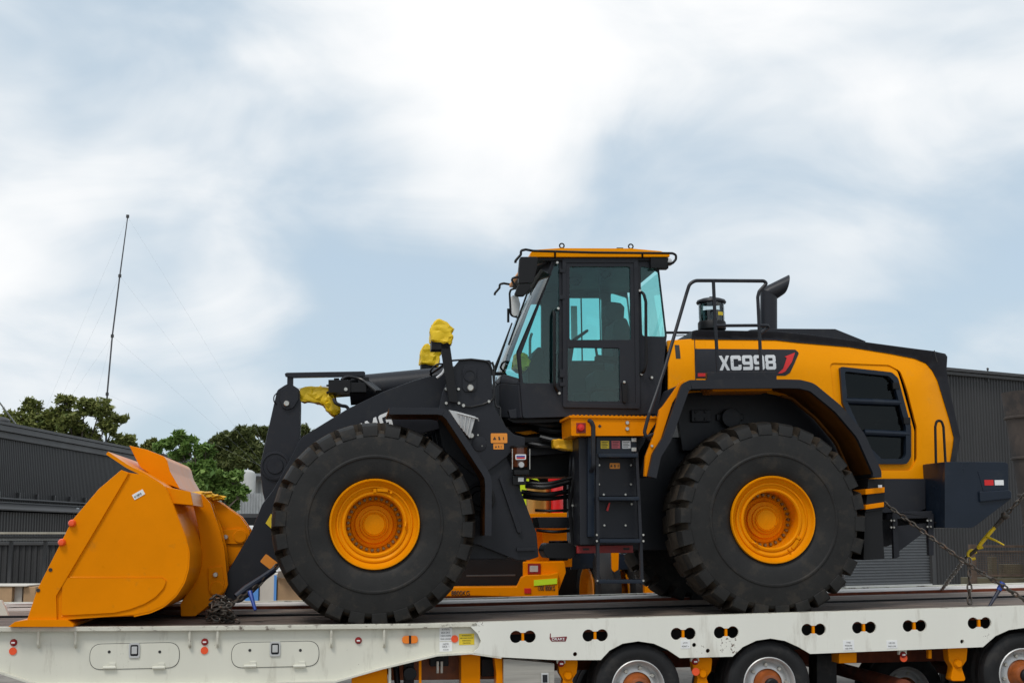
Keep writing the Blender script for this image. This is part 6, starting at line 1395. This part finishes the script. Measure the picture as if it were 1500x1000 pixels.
tree('gum_tree', 'spreading olive green tree above the left shed roof', [(30, 618, 22), (45, 596, 15), (60, 625, 24), (80, 612, 22), (95, 588, 14), (110, 620, 20), (130, 598, 16), (118, 640, 22), (150, 600, 20), (160, 625, 16), (168, 612, 13), (140, 650, 16), (172, 650, 18), (190, 648, 14), (150, 670, 20), (90, 650, 22), (60, 650, 20), (200, 660, 9), (35, 640, 18)], 92, 110, .42, 17000, GUM, 3)
tree('broad_leaf_tree', 'bright green large leaved tree just behind the bucket', [(262, 640, 13), (247, 650, 11), (275, 652, 12), (260, 665, 14), (285, 645, 7), (300, 662, 14), (290, 680, 18), (310, 690, 18), (325, 705, 18), (345, 700, 14), (350, 715, 13), (330, 725, 16), (300, 705, 18), (340, 738, 12), (355, 725, 9), (310, 735, 14), (232, 655, 8), (275, 690, 16)], 40, 300, .26, 6500, BROAD, 8, ratio=1.7)
tree('pine_tree', 'dark pine mass left of the bellcrank behind the white house', [(318, 648, 12), (335, 640, 13), (352, 634, 12), (345, 658, 16), (325, 668, 16), (365, 650, 14), (355, 675, 16), (330, 685, 14), (380, 660, 14), (375, 680, 14), (310, 668, 12)], 112, 345, .5, 20000, PINE, 5, ratio=2.6)
tree('pine_tree', 'dark pine showing between bellcrank and lift arm', [(395, 640, 14), (372, 630, 9), (385, 632, 10), (415, 640, 14), (435, 640, 15), (448, 630, 9), (460, 640, 11), (425, 660, 18), (400, 665, 18), (450, 655, 14), (390, 690, 16)], 118, 420, .5, 16000, PINE, 15, ratio=2.6)
tree('distant_tree', 'small brownish tree top showing over the bucket spill guard', [(214, 652, 6), (222, 648, 7), (230, 655, 8), (222, 664, 10), (210, 665, 8)], 85, 220, .5, 1500, GUM, 19)
# radio mast
MSY = 92.0
MS = empty('radio_mast', WP(152, 780, MSY), label='tall thin guyed radio mast leaning above the left shed', cat='mast'); MS.location.z = 0
def mp_(x, y): return WP(x, y, MSY)
b = B(); foot = mp_(154, 700); b.tube([Vector((foot.x, MSY, 0)), mp_(155.5, 640), mp_(157, 577), mp_(164.5, 492), mp_(175.5, 404), mp_(187, 318)], [.075, .07, .06, .055, .05, .035], 8); rel(b.build('pole', mat('mast_steel', (.09, .09, .095), .5, metal=.4)), MS)
for x, y in ((157, 577), (164.5, 492), (175.5, 404), (187, 317)):
    b = B(); b.lathe([(.0001, -.12), (.11, -.1), (.11, .1), (.0001, .12)], mp_(x, y), 'w', 10); rel(b.build('collar', SHEDR), MS)
WIRE = mat('guy_wire', (.30, .31, .33), .5, metal=.2)
for (x, y), (x1, y1), sg in (((187, 318), (378, 640), 14), ((175.5, 404), (352, 640), 8), ((164.5, 492), (330, 640), 6), ((157, 577), (290, 640), 3), ((187, 318), (70, 590), -4), ((175.5, 404), (85, 590), -3), ((164.5, 492), (100, 585), -2), ((164.5, 492), (138, 590), -2)):
    a = mp_(x, y); e = mp_(x1, y1) ; dd = e - a; e2 = a + dd * (a.z / max(.5, (a.z - e.z))); pts = []
    for k in range(9):
        t_ = k / 8; p = a.lerp(e2, t_); pts.append(p + Vector((0, 0, sg * .012 * 4 * t_ * (1 - t_) * 2)))
    b = B(); b.tube(pts, .003, 5); rel(b.build('guy_wire', WIRE), MS)

# ================================================================== TIDY: one piece, one object
def split(o):
    me = o.data; par = list(range(len(me.vertices)))
    def find(i):
        while par[i] != i: par[i] = par[par[i]]; i = par[i]
        return i
    for e in me.edges:
        a_, b_ = find(e.vertices[0]), find(e.vertices[1])
        if a_ != b_: par[a_] = b_
    groups = {}
    for f in me.polygons: groups.setdefault(find(f.vertices[0]), []).append(f.index)
    if len(groups) < 2: return
    for k, fs_ in enumerate(groups.values()):
        keep = set(fs_); bm = bmesh.new(); bm.from_mesh(me); bm.faces.ensure_lookup_table()
        bmesh.ops.delete(bm, geom=[f for f in bm.faces if f.index not in keep], context='FACES')
        m2 = bpy.data.meshes.new(me.name); 
        for mm in me.materials: m2.materials.append(mm)
        bm.to_mesh(m2); bm.free()
        if k == 0: first = m2
        else:
            c = o.copy(); c.data = m2; col.objects.link(c)
    o.data = first
SPLIT = {'door_hinge', 'grille_hinge', 'catch', 'platform_bolt', 'bracket_bolt', 'axle', 'chassis_rail', 'air_valve', 'air_fitting', 'step', 'step_bracket', 'tow_bracket', 'hinge_plate', 'hinge_pin', 'axle_housing', 'rail', 'post', 'caged_load', 'tie_rod', 'rib', 'slot', 'stowed_timber', 'hydraulic_hose', 'stiffener', 'tower_cable', 'engine_pipe', 'engine_bracket', 'grille_bar', 'side_console', 'cab_line', 'valve_block', 'wiper', 'windscreen_seal', 'mirror_arm', 'hose_guard', 'service_rail', 'overhead_unit', 'pump_body', 'hose_bundle', 'tied_rag', 'door_frame', 'gutter', 'armrest', 'cushion', 'wall', 'vane', 'header_panel', 'screw_shank', 'roof_rail', 'nose_panel'}
for o in [o for o in bpy.data.objects if o.type == 'MESH' and o.name.split('.')[0] in SPLIT and o.data.users == 1]: split(o)
# nothing deeper than thing > part > sub-part
bpy.context.view_layer.update()
def depth(o):
    n = 0
    while o.parent: o = o.parent; n += 1
    return n
for o in list(bpy.data.objects):
    while depth(o) > 2: o.parent = o.parent.parent
